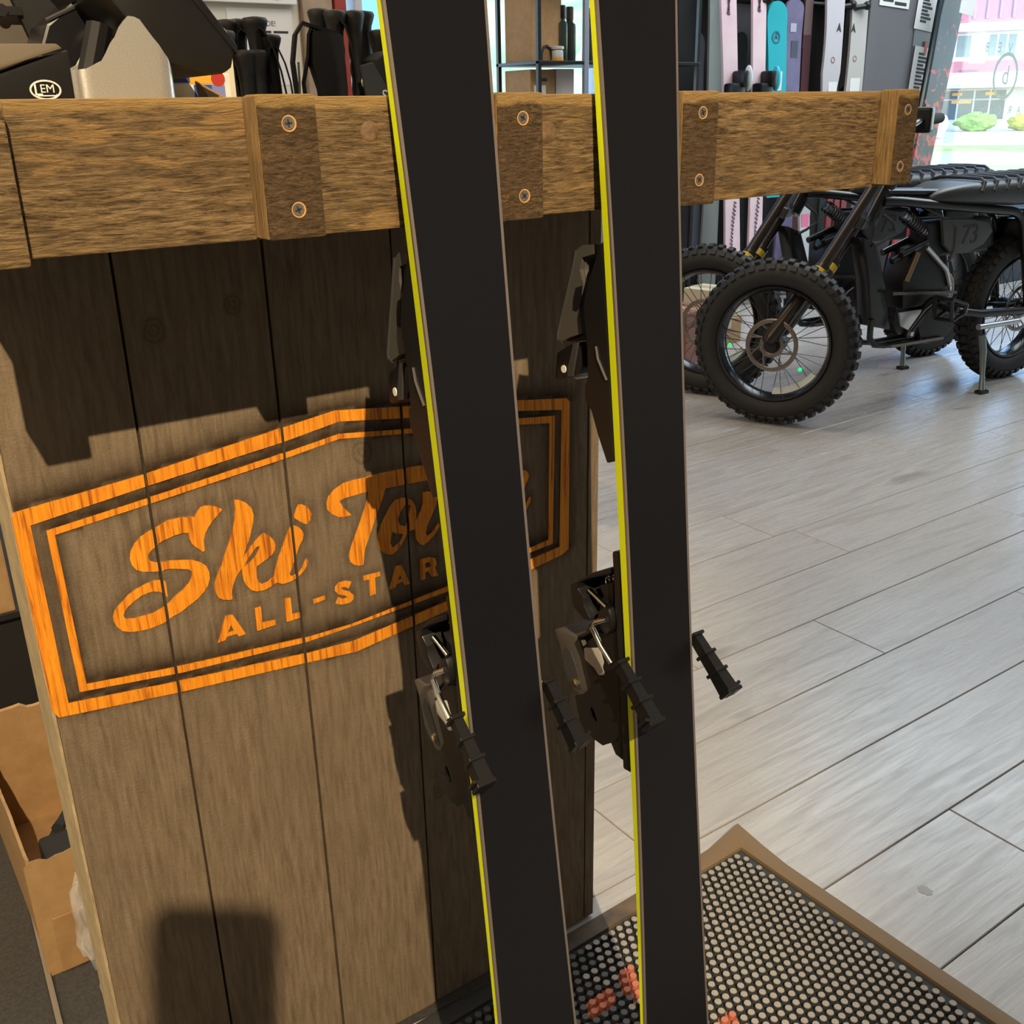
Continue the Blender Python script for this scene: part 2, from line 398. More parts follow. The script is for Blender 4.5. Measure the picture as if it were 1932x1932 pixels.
def window(n, x0, x1, z0, z1, fw, material, mull=()):
    root = bpy.data.objects.new('window_%d' % n, None); COL.objects.link(root); root['kind'] = 'structure'; root.location = (x0, 4.17, z0)
    W, H = x1 - x0, z1 - z0
    f = MB().box(0, W, -.05, .05, 0, fw, .004).box(0, W, -.05, .05, H - fw, H, .004).box(0, fw, -.05, .05, fw, H - fw, .004).box(W - fw, W, -.05, .05, fw, H - fw, .004)
    obj('window_frame', f, material, root)
    xs = [fw] + [q - x0 for q in mull] + [W - fw]
    for q in xs[1:-1]: obj('mullion', MB().box(q - fw * .4, q + fw * .4, -.045, .045, fw, H - fw, .003), material, root)
    for a, b in zip(xs[:-1], xs[1:]): obj('pane', MB().box(a, b, -.004, .004, fw, H - fw), M_GLASS, root)
    return root
window(1, 2.05, 3.47, .85, 2.35, .045, M_FRAME_L, (2.16,))
w2 = window(2, 5.86, 8.86, .5, 2.68, .05, M_FRAME_L, (7.55,))
w3 = bpy.data.objects.new('window_3', None); COL.objects.link(w3); w3['kind'] = 'structure'; w3.location = (9.13, 1.0, .06)
H = 2.62
obj('window_frame', MB().box(-.05, .05, 0, 2.85, 0, .05, .004).box(-.05, .05, 0, 2.85, H - .05, H, .004).box(-.05, .05, 0, .05, .05, H - .05).box(-.05, .05, 2.80, 2.85, .05, H - .05), M_FRAME_L, w3)
for q in (1.42,): obj('mullion', MB().box(-.045, .045, q - .02, q + .02, .05, H - .05), M_FRAME_L, w3)
for a, b in ((.05, 1.42), (1.42, 2.80)): obj('pane', MB().box(-.004, .004, a, b, .05, H - .05), M_GLASS, w3)
# lettering stuck on the storefront pane, made to be read from the street
M_VINYL = mat('grey_window_vinyl', (.30, .33, .33), .7)
OUT = lambda x, z: Matrix.Translation((x - 5.86, .006, z - .5)) @ Matrix.Rotation(pi, 4, 'Z') @ FACE_Y
for x, ch in ((6.78, 'R'), (6.88, 'E'), (7.0, 'K'), (7.11, 'R'), (7.22, 'A'), (7.34, 'M')): text('lettering', ch, .075, OUT(x, .943), M_VINYL, w2)
for x, ch in ((6.743, '8'), (6.886, 'E'), (7.01, 'V')): text('lettering', ch, .085, OUT(x, 1.33), M_VINYL, w2)
text('lettering', 'b', .17, OUT(7.0, 1.16), M_VINYL, w2)
obj('badge_ring', MB().torus((7.0 - 5.86, .007, 1.16 - .5), (0, 1, 0), .135, .012, 40, 6, .12), M_VINYL, w2)
struct('trim_3', MB().box(5.80, 9.05, 4.02, 4.1, 0, .5, .004), mat('dark_sill_board', (.03, .03, .032), .6))
# trim on the back wall beside the view window
struct('trim_1', MB().box(1.885, 2.012, 4.06, 4.1, 0, 2.95, .004), speckled('tan_trim_wood', (.30, .22, .15), (.38, .29, .2), 12, .7))
struct('trim_2', MB().box(2.018, 2.068, 4.05, 4.1, .8, 2.4, .004), mat('red_trim_paint', (.30, .035, .02), .5))

# ------------------------------------------------------------------ counter
LOGO = {
 'S':[[(2681,6830),(2655,6807),(2597,6760),(2538,6698),(2502,6645),(2483,6588),(2481,6542),(2480,6496),(2463,6486),(2434,6516),(2405,6547),(2378,6585),(2363,6635),(2365,6691),(2314,6701),(2250,6698),(2185,6684),(2123,6670),(2074,6638),(2032,6615),(2000,6582),(1998,6548),(2015,6521),(2053,6499),(2114,6486),(2191,6479),(2295,6455),(2371,6431),(2432,6395),(2474,6348),(2492,6288),(2490,6224),(2464,6160),(2425,6115),(2358,6062),(2272,6020),(2193,5980),(2129,5964),(2041,5927),(1940,5912),(1848,5913),(1760,5928),(1696,5958),(1656,6010),(1637,6071),(1640,6116),(1663,6163),(1699,6198),(1741,6232),(1792,6271),(1866,6306),(1945,6330),(2023,6338),(2085,6328),(2108,6306),(2111,6239),(2108,6149),(2080,6193),(2055,6220),(2009,6239),(1960,6244),(1896,6232),(1829,6201),(1776,6167),(1735,6125),(1724,6098),(1733,6064),(1799,6047),(1882,6045),(1966,6046),(2048,6069),(2112,6097),(2188,6153),(2259,6192),(2309,6237),(2341,6287),(2346,6328),(2318,6360),(2249,6383),(2181,6404),(2118,6414),(2103,6404),(2028,6419),(1941,6442),(1890,6471),(1858,6526),(1850,6588),(1867,6651),(1906,6708),(1960,6754),(2033,6787),(2104,6803),(2208,6844),(2299,6845),(2375,6831),(2435,6821),(2465,6861),(2498,6894),(2536,6902),(2591,6885),(2640,6861)]],
 'k':[[(2795,6891),(2845,6878),(2901,6838),(2940,6778),(2953,6712),(2939,6644),(2915,6571),(2882,6485),(2843,6415),(2807,6336),(2786,6314),(2846,6374),(2916,6444),(2984,6498),(3026,6518),(3069,6488),(3110,6429),(3123,6381),(3111,6328),(3070,6285),(3004,6255),(2925,6219),(2917,6185),(2913,6112),(2923,6064),(2955,6034),(3012,6042),(3079,6073),(3094,6135),(3116,6187),(3148,6268),(3199,6370),(3250,6470),(3288,6522),(3320,6522),(3358,6496),(3387,6460),(3403,6415),(3390,6369),(3356,6320),(3326,6266),(3294,6188),(3274,6152),(3243,6093),(3227,6060),(3237,6035),(3269,6032),(3312,6049),(3358,6095),(3384,6146),(3404,6176),(3417,6146),(3404,6099),(3366,6051),(3326,6021),(3282,5994),(3215,5980),(3149,5979),(3096,6010),(3029,5983),(2963,5969),(2893,5977),(2849,6003),(2809,6060),(2786,6132),(2783,6206),(2791,6236),(2766,6219),(2721,6167),(2685,6095),(2667,6036),(2667,5974),(2650,5965),(2584,5987),(2543,6019),(2524,6078),(2526,6158),(2554,6222),(2602,6305),(2652,6410),(2702,6508),(2746,6614),(2775,6701),(2794,6797)],[(2804,6249),(2873,6278),(2933,6326),(2967,6378),(2970,6409),(2943,6405),(2890,6354),(2837,6296)]],
 'i':[[(3376,6710),(3404,6711),(3450,6680),(3486,6631),(3497,6592),(3485,6542),(3453,6505),(3425,6508),(3372,6550),(3331,6588),(3326,6617),(3352,6671)]],
 'T':[[(4928,6807),(4733,6811),(4464,6823),(4226,6830),(4113,6828),(4066,6821),(3947,6825),(3837,6815),(3744,6775),(3677,6721),(3655,6657),(3656,6595),(3696,6542),(3764,6494),(3836,6481),(3900,6483),(3871,6517),(3825,6572),(3794,6633),(3787,6652),(3842,6665),(3934,6670),(4027,6676),(4092,6674),(4078,6619),(4043,6529),(3998,6433),(3953,6336),(3897,6232),(3846,6118),(3837,6066),(3846,6012),(3885,5969),(3940,5947),(3982,5943),(3992,6014),(4009,6102),(4065,6216),(4111,6314),(4156,6412),(4212,6516),(4258,6623),(4275,6664),(4462,6658),(4768,6644),(4940,6639)]],
 'ow':[[(4454,6531),(4376,6528),(4315,6483),(4261,6405),(4202,6319),(4162,6228),(4148,6149),(4159,6072),(4204,6013),(4259,5975),(4313,5970),(4380,6013),(4434,6074),(4473,6140),(4519,6165),(4570,6171),(4577,6056),(4619,5993),(4659,5973),(4722,6004),(4797,6057),(4858,6137),(4839,6170),(4768,6088),(4705,6059),(4688,6094),(4711,6174),(4767,6264),(4824,6363),(4843,6442),(4810,6496),(4741,6529),(4681,6531),(4681,6434),(4650,6348),(4585,6257),(4595,6343),(4585,6419),(4549,6483),(4502,6517)],[(4508,6451),(4473,6450),(4415,6386),(4386,6319),(4401,6256),(4463,6226),(4497,6292),(4522,6360),(4540,6421)],[(4319,6205),(4352,6178),(4439,6150),(4395,6085),(4313,6036),(4285,6094),(4301,6155)]],
 'n':[[(5792,6401),(5871,6494),(5909,6502),(5947,6477),(5972,6428),(5952,6377),(5919,6329),(5892,6257),(5850,6111),(5842,6045),(5901,6076),(5941,6134),(5968,6184),(5991,6184),(5987,6129),(5953,6086),(5900,5997),(5821,5960),(5758,5998),(5747,6079),(5788,6203),(5842,6324),(5856,6387),(5790,6314),(5738,6237)]],
 'A':[[(2587,5829),(2651,5814),(2749,5589),(2681,5586),(2662,5618),(2569,5618),(2553,5590),(2483,5583),(2533,5705)],[(2620,5723),(2643,5657),(2585,5659)]],
 'L':[[(2859,5817),(2918,5815),(2913,5652),(3040,5642),(3038,5591),(2857,5584)]],
 'L2':[[(3149,5826),(3210,5820),(3209,5649),(3296,5644),(3294,5588),(3148,5586)]],
 'dash':[[(3432,5737),(3552,5744),(3554,5700),(3434,5689)]],
 'S2':[[(3843,5805),(3804,5743),(3765,5771),(3723,5774),(3748,5743),(3807,5712),(3850,5661),(3846,5615),(3806,5589),(3721,5594),(3654,5626),(3687,5686),(3736,5653),(3783,5653),(3766,5677),(3694,5712),(3661,5755),(3665,5800),(3705,5835),(3780,5834)]],
 'T2':[[(3966,5830),(4151,5823),(4155,5777),(4094,5775),(4090,5600),(4026,5595),(4029,5775),(3969,5778)]],
 'A2':[[(4328,5838),(4392,5829),(4478,5598),(4417,5601),(4395,5646),(4325,5637),(4310,5607),(4237,5600)],[(4371,5730),(4388,5682),(4342,5676)]],
 'R':[[(4609,5828),(4722,5826),(4783,5795),(4800,5736),(4777,5689),(4809,5596),(4736,5602),(4693,5678),(4657,5674),(4656,5600),(4606,5600)],[(4663,5774),(4714,5775),(4733,5736),(4716,5716),(4662,5721)]],
 'outer':[[(1040,7155),(1070,7192),(2093,7287),(3283,7449),(3818,7518),(4474,7438),(5857,7262),(6473,7180),(6516,7138),(6503,5444),(6414,5397),(6002,5336),(4889,5167),(3831,5041),(3296,5099),(2113,5214),(1077,5342),(1041,5408)],[(1158,7060),(2091,7181),(3279,7318),(3850,7408),(4467,7325),(5868,7149),(6409,7064),(6377,5503),(5990,5460),(4894,5276),(3813,5171),(3306,5200),(2128,5324),(1171,5446)]],
 'inner':[[(1263,6988),(2093,7078),(3284,7219),(3840,7294),(4459,7217),(5866,7070),(6318,7017),(6281,5566),(5977,5540),(4900,5385),(3832,5330),(3318,5317),(2138,5401),(1272,5517)],[(1318,6938),(2098,7025),(3283,7165),(3836,7244),(4456,7171),(5871,7001),(6247,6949),(6223,5626),(5978,5596),(4896,5440),(3800,5358),(3323,5367),(2148,5468),(1337,5571)]],}
YP = .827
def wthing(name, label, cat, base, group=None):
    r = thing(name, label, cat, base, 0, group); r['_b'] = 1; r.matrix_parent_inverse.identity(); return r
def wobj(name, mb, m, root, **k):
    """child of root whose vertices are given in world coordinates"""
    o = obj(name, mb, m, None, **k); o.parent = root; o.matrix_parent_inverse = Matrix.Translation(-Vector(root.location)); return o
counter = wthing('counter', 'rough-sawn wooden shop counter with a carved orange sign on its front', 'counter', (.45, .9, 0))
import numpy as np
JX = [.105, .208, .3296, .4495, .5640, .678, .6932]
zz_top = .972
segs = []
for nm, loops in LOGO.items():
    wgt = 1.0 if nm in ('outer', 'inner') else .5
    for lp in loops:
        q = np.array(lp) / 1e4
        segs.append(np.hstack([q, np.roll(q, -1, 0), np.full((len(q), 1), wgt)]))
segs = np.vstack(segs)
def scorch(pts):
    A = segs[:, :2]; D = segs[:, 2:4] - A; L2 = (D ** 2).sum(1) + 1e-12; out = np.zeros(len(pts))
    for i in range(0, len(pts), 4000):
        p = pts[i:i + 4000]
        t = np.clip(((p[:, None, :] - A) * D).sum(2) / L2, 0, 1)
        v = p[:, None, :] - (A + D * t[..., None]); d = np.sqrt((v ** 2).sum(2))
        up_ = v[..., 1] / (d + 1e-6); bias = np.clip(.75 + .45 * up_ + .10 * v[..., 0] / (d + 1e-6), .3, 1.1); rad = .0065 + .0075 * np.clip(up_, 0, 1) * (segs[:, 4] > .6)
        out[i:i + 4000] = np.clip((segs[:, 4] * bias * np.exp(-(d / rad) ** 1.4)).max(1), 0, 1)
    return out
for i in range(6):
    x0, x1 = JX[i] + .0013, JX[i + 1] - .0013
    if i == 5: x1 = JX[6]
    y = YP + (.0, .0006, -.0004, .0008, .0, .0008)[i]
    nx = max(2, int((x1 - x0) / .0045)); nz = 200
    xs = np.linspace(x0, x1, nx + 1); zs = np.linspace(.004, zz_top, nz + 1)
    vs = [(x, y, z) for z in zs for x in xs]; fs = []
    for a in range(nz):
        for b in range(nx): k = a * (nx + 1) + b; fs.append((k, k + 1, k + nx + 2, k + nx + 1))
    n0 = len(vs)
    e = .0015   # front grid, then the sides and back of the board
    vs += [(x0 - e * 0, y + .018, .004), (x1, y + .018, .004), (x1, y + .018, zz_top), (x0, y + .018, zz_top), (x0, y, .004), (x1, y, .004), (x1, y, zz_top), (x0, y, zz_top)]
    fs += [(n0 + 1, n0, n0 + 3, n0 + 2), (n0, n0 + 4, n0 + 7, n0 + 3), (n0 + 5, n0 + 1, n0 + 2, n0 + 6), (n0 + 4, n0, n0 + 1, n0 + 5), (n0 + 7, n0 + 6, n0 + 2, n0 + 3)]
    o = wobj('panel_board', MB().add(vs, fs), W_PANEL, counter)
    me = o.data; at_ = me.attributes.new('scorch', 'FLOAT', 'POINT')
    co = np.array([v.co[:] for v in me.vertices]); at_.data.foreach_set('value', scorch(co[:, [0, 2]]))
wobj('board_backing', MB().box(.108, .690, YP + .0205, YP + .03, .004, zz_top), mat('dark_backing', (.01, .008, .006), .9), counter)
wobj('panel_edge', MB().box(.1035, .1062, YP + .003, YP + .070, .004, zz_top, .0008), W_EDGE, counter)
wobj('panel_stud', MB().box(.107, .145, YP + .03, YP + .068, .004, zz_top), W_EDGE, counter)
wobj('panel_stud', MB().box(.650, .690, YP + .03, YP + .068, .004, zz_top), W_EDGE, counter)
# carved sign: every letter and both frame strips are cut at the board joints
def carve(name, loops, label=None):
    pr = MB().prism([(a / 1e4, b / 1e4) for a, b in loops[0]], YP - .0009, YP + .004, 'y', [[(a / 1e4, b / 1e4) for a, b in h] for h in loops[1:]])
    bm = bmesh.new(); vs = [bm.verts.new(v) for v in pr.v]
    for f in pr.f:
        try: bm.faces.new([vs[i] for i in f])
        except ValueError: pass
    for J in JX[1:6]:
        for dx in (-.0013, .0013):
            bmesh.ops.bisect_plane(bm, geom=bm.verts[:] + bm.edges[:] + bm.faces[:], plane_co=(J + dx, 0, 0), plane_no=(1, 0, 0))
        bmesh.ops.delete(bm, geom=[f for f in bm.faces if abs(f.calc_center_median().x - J) < .0012], context='FACES')
    o = wobj(name, MB().bm(bm), W_LOGO, counter)
    if label: o['label'] = label
for nm in LOGO:
    if nm == 'outer': carve('sign_border', LOGO[nm], 'wide outer strip of the carved sign border')
    elif nm == 'inner': carve('sign_border', LOGO[nm], 'narrow inner strip of the carved sign border')
    elif nm == 'dash': carve('sign_dash', LOGO[nm])
    else: carve('sign_letter', LOGO[nm])
# overhanging top with its fascia boards, battens and screws
wobj('counter_top', MB().box(.078, .868, .6015, 1.28, .972, 1.0095, .002), W_BEAM, counter)
def fascia(x0, x1, y0, y1, z0, z1, m, name):
    return wobj(name, MB().box(x0, x1, y0, y1, z0, z1, .0022), m, counter)
for a, b in ((.1075, .2365), (.2365, .3985), (.3985, .5625), (.5625, .8165)):
    fascia(a + .0004, b + .02, .6, .62, .9315 + random.uniform(-.0006, .0006), 1.0108, W_BEAM, 'fascia_board')
fascia(.076, .1069, .5805, .62, .930, 1.0112, W_BEAM, 'end_block')
for a, b, zb in ((.2365, .2726, .9325), (.3985, .435, .9318), (.5625, .5986, .9312), (.8165, .8445, .9328)):
    fascia(a, b, .5800, .6, zb, 1.0118, W_BATTEN, 'batten')
    wobj('batten_side', MB().box(a - .0004, a + .001, .5815, .5995, zb + .001, 1.0105), W_FRESH, counter)
wobj('end_board', MB().box(.845, .872, .6, 1.28, .9315, 1.0108, .002), W_BEAM, counter)
M_SCREW = mat('dark_screw_steel', (.15, .13, .12), .45, .3)
for x, z in ((.2541, .9965), (.2554, .9493), (.4176, .9963), (.418, .9477), (.581, .997), (.5803, .9498), (.8282, .9956), (.826, .9492)):
    s_ = wobj('screw', MB().lathe([(.0003, .0006), (.0036, .0010), (.0037, -.001), (.0036, -.004)], (x, .580, z), (0, -1, 0), 20), M_SCREW, counter, smooth=True)
    a = random.random() * 1.5
    d1, d2 = Vector((cos(a), 0, sin(a))), Vector((-sin(a), 0, cos(a)))
    c_ = wobj('screw_slot', MB().obox((x, .5789, z), d1, (0, 1, 0), d2, .0021, .0003, .0004).obox((x, .5789, z), d2, (0, 1, 0), d1, .0021, .0003, .0004), INK, counter)
    c_.parent = s_; c_.matrix_parent_inverse = (Matrix.Translation(-Vector(counter.location))).inverted() @ Matrix.Translation(-Vector(counter.location))
    wobj('screw_hole_rim', MB().torus((x + .0006, .5797, z - .0004), (0, 1, 0), .0040, .0006, 20, 6, .6), mat('torn_wood', (.55, .30, .10), .8) if 'torn_wood' not in bpy.data.materials else bpy.data.materials['torn_wood'], counter)
M_KNOT = speckled('wood_knot', (.09, .05, .025), (.20, .12, .06), 180, .8, .5)
for x, z, r in ((.3161, .9905, .0062), (.4534, .9863, .0075)):
    wobj('knot', MB().lathe([(.0001, .0006), (r * .8, .0008), (r, .0)], (x, .6, z), (0, -1, 0), 18), M_KNOT, counter, smooth=True)

# ------------------------------------------------------------------ skis
BIND = {
 'toe_lever':[(9029,308),(9030,446),(8993,524),(8880,572),(8694,659),(8494,757),(8367,814),(8313,820),(8302,767),(8342,645),(8369,507),(8497,523),(8572,516),(8734,457),(8850,492),(8940,457),(8962,313)],
 'toe_slot':[(8716,552),(8725,506),(8733,423),(8577,474),(8521,471),(8539,569),(8548,606),(8633,591)],
 'toe_cap':[(8302,767),(8369,507),(8317,511),(8294,697)],
 'toe_housing':[(8289,650),(8214,836),(7996,890),(7991,822),(8022,706),(8040,579),(8121,502),(8279,512)],
 'toe_rib':[(8294,596),(8301,534),(8036,627),(8027,699),(8122,675)],
 'toe_dot':[(8085,747)],
 'toe_tab':[(7995,830),(8019,706),(7997,717),(7981,782)],
 'toe_plate':[(8967,180),(8730,322),(8585,379),(8271,361),(8026,368),(7985,409),(7879,418),(7815,378),(7798,349),(7612,283),(7400,189)],
 'shell':[(5728,1194),(5755,1115),(5741,945),(5742,879),(5720,837),(5605,782),(5478,722),(5361,694),(5297,709),(5232,772),(5200,847),(5213,934),(5281,1033),(5363,1093),(5459,1106),(5602,1130)],
 'inset':[(5623,1023),(5582,959),(5489,909),(5366,862),(5279,826),(5254,872),(5275,958),(5349,1041),(5435,1086),(5515,1086)],
 'bolt':[(5322,894)],
 'bracket':[(5714,998),(5824,784),(5898,721),(5959,633),(5810,729),(5715,880)],
 'grey':[(5709,713),(5778,493),(5652,442),(5603,466),(5541,437),(5508,528),(5558,579),(5600,708)],
 'base':[(5603,705),(5782,647),(5894,514),(5953,271),(4828,271),(4843,357),(4929,412),(4861,527),(4877,652),(4910,779),(5010,836),(5206,877),(5244,765),(5373,640)],
 'slot':[(5183,655),(5155,622),(5079,586),(5041,611),(5071,693),(5132,688)],
 'pad':[(6520,271),(6459,445),(6362,615),(6286,746),(6220,752),(6088,722),(6019,589),(6023,507),(6057,517),(6133,579),(6214,586),(6272,650),(6331,631),(6397,503),(6475,274)],
 'padbox':[(6309,505),(6384,315),(6147,332),(6080,523),(6234,457)],
 'pivot':[(6158,381),(6203,260),(6110,222),(6015,241),(5951,311),(5997,374),(6077,414)],
 'spring':[(6299,639),(6406,388)],
 'rod':[(6261,582),(6168,368)],
 'arm':[(6106,276),(6067,371),(6012,409),(5881,294),(5777,159)],
 'boot':[(5817,58),(5706,-41),(5595,-162),(5430,-319)],}
K = .13; NK = math.sqrt(1 + K * K)
def W_(u): return .0644 + .064 * (u - .6605) ** 2 if u < 1.5 else (.0644 + .064 * (.8395) ** 2) * math.sqrt(max(0.0, 1 - ((u - 1.5) / .1605) ** 2)) + .0008
def T_(u): return .0064 + .0042 * math.exp(-((u - .75) / .36) ** 2)
def rise(u): return 0. if u < 1.42 else .9 * (u - 1.42) ** 2
US = [-.004, .002, .012] + [i * .03 for i in range(1, 47)] + [1.42 + .02 * i for i in range(0, 12)] + [1.652, 1.6595]
def hw(u):
    h = W_(u) / 2
    if u < .012: h *= .78 + .22 * (u + .004) / .016
    return h
def slab(v0, v1, n0, n1):
    """swept box along the ski; v0,v1,n0,n1 are functions of u. local axes x=v, y=u, z=-n"""
    vs = []; fs = []
    for u in US:
        r = rise(u); a, b, c, d = v0(u), v1(u), n0(u) + r, n1(u) + r
        vs += [(a, u, -c), (b, u, -c), (b, u, -d), (a, u, -d)]
    for i in range(len(US) - 1):
        for j in range(4): fs.append((i * 4 + j, i * 4 + (j + 1) % 4, i * 4 + 4 + (j + 1) % 4, i * 4 + 4 + j))
    fs += [(3, 2, 1, 0), tuple(4 * (len(US) - 1) + j for j in range(4))]
    return MB().add(vs, fs)
def un(nm): return [(a / 1e4, -b / 1e4) for a, b in BIND[nm]]
def clampn(p, lo): return [(u, min(n, -lo)) for u, n in p]
M_GREYTR = mat('pale_grey_nylon', (.42, .41, .37), .35)
M_CHROME = mat('chrome_rod', (.75, .73, .68), .14, 1.)
def make_ski(label, mtx, nscale=1., ushift=0.):
    t = thing('ski', label, 'ski', mtx=mtx, group=None)
    e = .0022
    obj('base', slab(lambda u: -hw(u) + e, lambda u: hw(u) - e, lambda u: 0., lambda u: .0020), SKI_BASE, t)
    for sgn in (-1, 1):
        f = (lambda u: -hw(u)) if sgn < 0 else (lambda u: hw(u) - e + .0001)
        g = (lambda u: -hw(u) + e - .0001) if sgn < 0 else (lambda u: hw(u))
        obj('steel_edge', slab(f, g, lambda u: .0, lambda u: .0021), STEEL_EDGE, t)
        f = (lambda u: -hw(u) + .0001) if sgn < 0 else (lambda u: hw(u) - .004)
        g = (lambda u: -hw(u) + .004) if sgn < 0 else (lambda u: hw(u) - .0001)
        obj('sidewall', slab(f, g, lambda u: .0027, lambda u: T_(u) - .0009), NEON, t)
    obj('topsheet', slab(lambda u: -hw(u) + .003, lambda u: hw(u) - .003, lambda u: .0021, lambda u: T_(u)), BLACK_GLOSS, t)
    SC = Matrix.Translation((0, ushift, 0)) @ Matrix.Diagonal((1, 1, nscale, 1))
    def part(name, mb, m, par, **k): return obj(name, mb.xf(SC), m, par, **k)
    def px_(nm, a0, a1, bev=.0015, lo=None):
        p = un(nm); p = clampn(p, lo) if lo else p
        return MB().prism(p, a0, a1, 'x', bevel=bev)
    # toe binding: plate, hollow lever, wing housing
    toe = part('toe_binding', MB().prism(clampn(un('toe_plate'), .0112) + [(.742, -.0112), (.905, -.0112)], -.033, .033, 'x', bevel=.002), BLACK, t)
    lv = un('toe_lever'); sl = un('toe_slot')
    mbm = MB()
    for a, b in ((-.025, -.0215), (.0215, .025)): mbm.prism(lv, a, b, 'x', holes=[[(.868, -.0535), (.8700, -.0500), (.8580, -.0520), (.8560, -.0560), (.860, -.0600)]])
    mbm.prism([(u * 1 + .0, n * .97) for u, n in lv], -.0216, .0216, 'x', bevel=.002)
    part('toe_lever', mbm, GRAPHITE, toe, smooth=True)
    for sg in (-1, 1): part('lever_rim', MB().tube([(sg * .0245, u, n) for u, n in lv[2:9]], .0016, 6), DKGREY, toe, smooth=True)
    part('lever_window', MB().prism([(.8716, -.0552), (.8733, -.0470), (.8577, -.0500), (.8535, -.0560), (.8548, -.0606), (.8633, -.0591)], -.0252, -.0249, 'x'), BLACK, toe)
    part('lever_end_cap', px_('toe_cap', -.022, .022), BLACK, toe)
    part('toe_housing', px_('toe_housing', -.026, .026, .0025), BLACK, toe, smooth=True)
    part('housing_rib', px_('toe_rib', -.0275, -.0255, .0005), DKGREY, toe)
    part('housing_rib', px_('toe_rib', .0255, .0275, .0005), DKGREY, toe)
    u, n = un('toe_dot')[0]
    for sg in (-1, 1): part('setting_window', MB().lathe([(.0001, .0006), (.0030, .0006), (.0032, 0)], (sg * .0262, u, n), (sg, 0, 0), 18), WHITE, toe)
    part('setting_tab', px_('toe_tab', -.012, .012, .0008), WHITE, toe)
    part('release_rim', MB().tube([(-.0336, .829, -.024), (-.0338, .820, -.0225), (-.0338, .812, -.018), (-.0336, .804, -.0135)], .0011, 6), GRAPHITE, toe, smooth=True)
    # heel binding: base, lever shell, brake with two arms
    heel = part('heel_binding', MB().prism(clampn(un('base'), .0112), -.0255, .0255, 'x', holes=[un('slot')]), BLACK, t)
    part('mounting_track', MB().box(-.030, .030, .478, .668, -.022, -.0112, .002), BLACK, heel)
    part('heel_lever', px_('shell', -.0205, .0205, .004), GRAPHITE, heel, smooth=True)
    for sg in (-1, 1):
        part('lever_inset', MB().prism(un('inset'), sg * .0205, sg * .0212, 'x', bevel=.0002), DKGREY, heel)
        u, n = un('bolt')[0]
        part('pivot_bolt', MB().lathe([(.0001, .0015), (.0016, .0015), (.0018, .0026), (.0034, .0022), (.0036, 0)], (sg * .0208, u, n), (sg, 0, 0), 6), mat('brass_bolt', (.85, .72, .52), .28, 1.) if 'brass_bolt' not in bpy.data.materials else bpy.data.materials['brass_bolt'], heel)
    part('lever_bracket', px_('bracket', -.017, .017, .001), GRAPHITE, heel)
    part('forward_pressure_block', px_('grey', -.0262, .0262, .002), M_GREYTR, heel, smooth=True)
    part('brake_pad', px_('pad', -.033, .033, .0012), BLACK, heel, smooth=True)
    part('pad_core', px_('padbox', -.022, .022, .001), BLACK, heel)
    part('pivot_cover', px_('pivot', -.034, .034, .003), BLACK, heel, smooth=True)
    u0_, n0_ = .6345, -.045
    part('spring', MB().tube([(-.018 + .036 * i / 96, u0_ + .0042 * cos(i * .65), n0_ + .0042 * sin(i * .65)) for i in range(97)], .0008, 6), M_CHROME, heel, smooth=True)
    for sg in (-1, 1):
        a, b = un('rod'); part('brake_rod', MB().cyl((sg * .026, *a), (sg * .026, *b), .0021, 10), M_CHROME, heel, smooth=True)
        pts = [(sg * .034, *un('arm')[0])] + [(sg * (.038 + .001 * i), *p) for i, p in enumerate(un('arm')[1:])]
        part('brake_arm', MB().tube(pts, .0024, 10), M_CHROME, heel, smooth=True)
        bt = un('boot'); mbm = MB()
        c0 = Vector((sg * .041, *bt[0])); c1 = Vector((sg * .0415, *bt[3])); d = (c1 - c0).normalized(); L = (c1 - c0).length
        sx = Vector((1, 0, 0)); sy = d.cross(sx).normalized()
        for f0, f1, h0, h1 in ((0, .32, .0047, .0051), (.32, .64, .0053, .0058), (.64, 1., .0060, .0069)):
            a = c0 + d * L * f0; b = c0 + d * L * f1; vs = []
            for q, hh in ((a, h0), (b, h1)):
                for i, j in ((-1, -1), (1, -1), (1, 1), (-1, 1)): vs.append(q + sx * i * hh * .8 + sy * j * hh)
            mbm.add(vs, [(0, 1, 2, 3), (7, 6, 5, 4), (0, 4, 5, 1), (1, 5, 6, 2), (2, 6, 7, 3), (3, 7, 4, 0)])
        for f, hh in ((0., .0069), (.33, .0073), (.64, .0078)):
            mbm.obox(c0 + d * (L * f + .001), sx, sy, d, hh * .85, hh, .0014, .0005)
        mbm.obox(c1 + d * .001 + sx * sg * .001 , sx, sy, d, .0078, .0072, .0016, .0006)
        mbm.obox(c1 + d * .0012 + sx * sg * .0045 - d * .002, (sx * sg * .9 - d * .45).normalized(), sy, (d * .9 + sx * sg * .45).normalized(), .0062, .0068, .0013, .0004)
        part('brake_tip', mbm, BLACK, heel)
    return t
def ski_mtx(cx_tail, slope):
    uax = Vector((slope, K, 1)).normalized(); v = Vector((1, 0, -slope)).normalized(); z = v.cross(uax).normalized(); v = uax.cross(z)
    m = Matrix((v, uax, z)).transposed().to_4x4(); m.translation = (cx_tail, .585 - K * .995, .0155); return m
make_ski('black ski with neon yellow sidewall leaning over the carved sign, left of the pair', ski_mtx(.3590, .0040), .86, .0085)
make_ski('black ski with neon yellow sidewall beside the counter panel edge, right of the pair', ski_mtx(.5000, .0255))

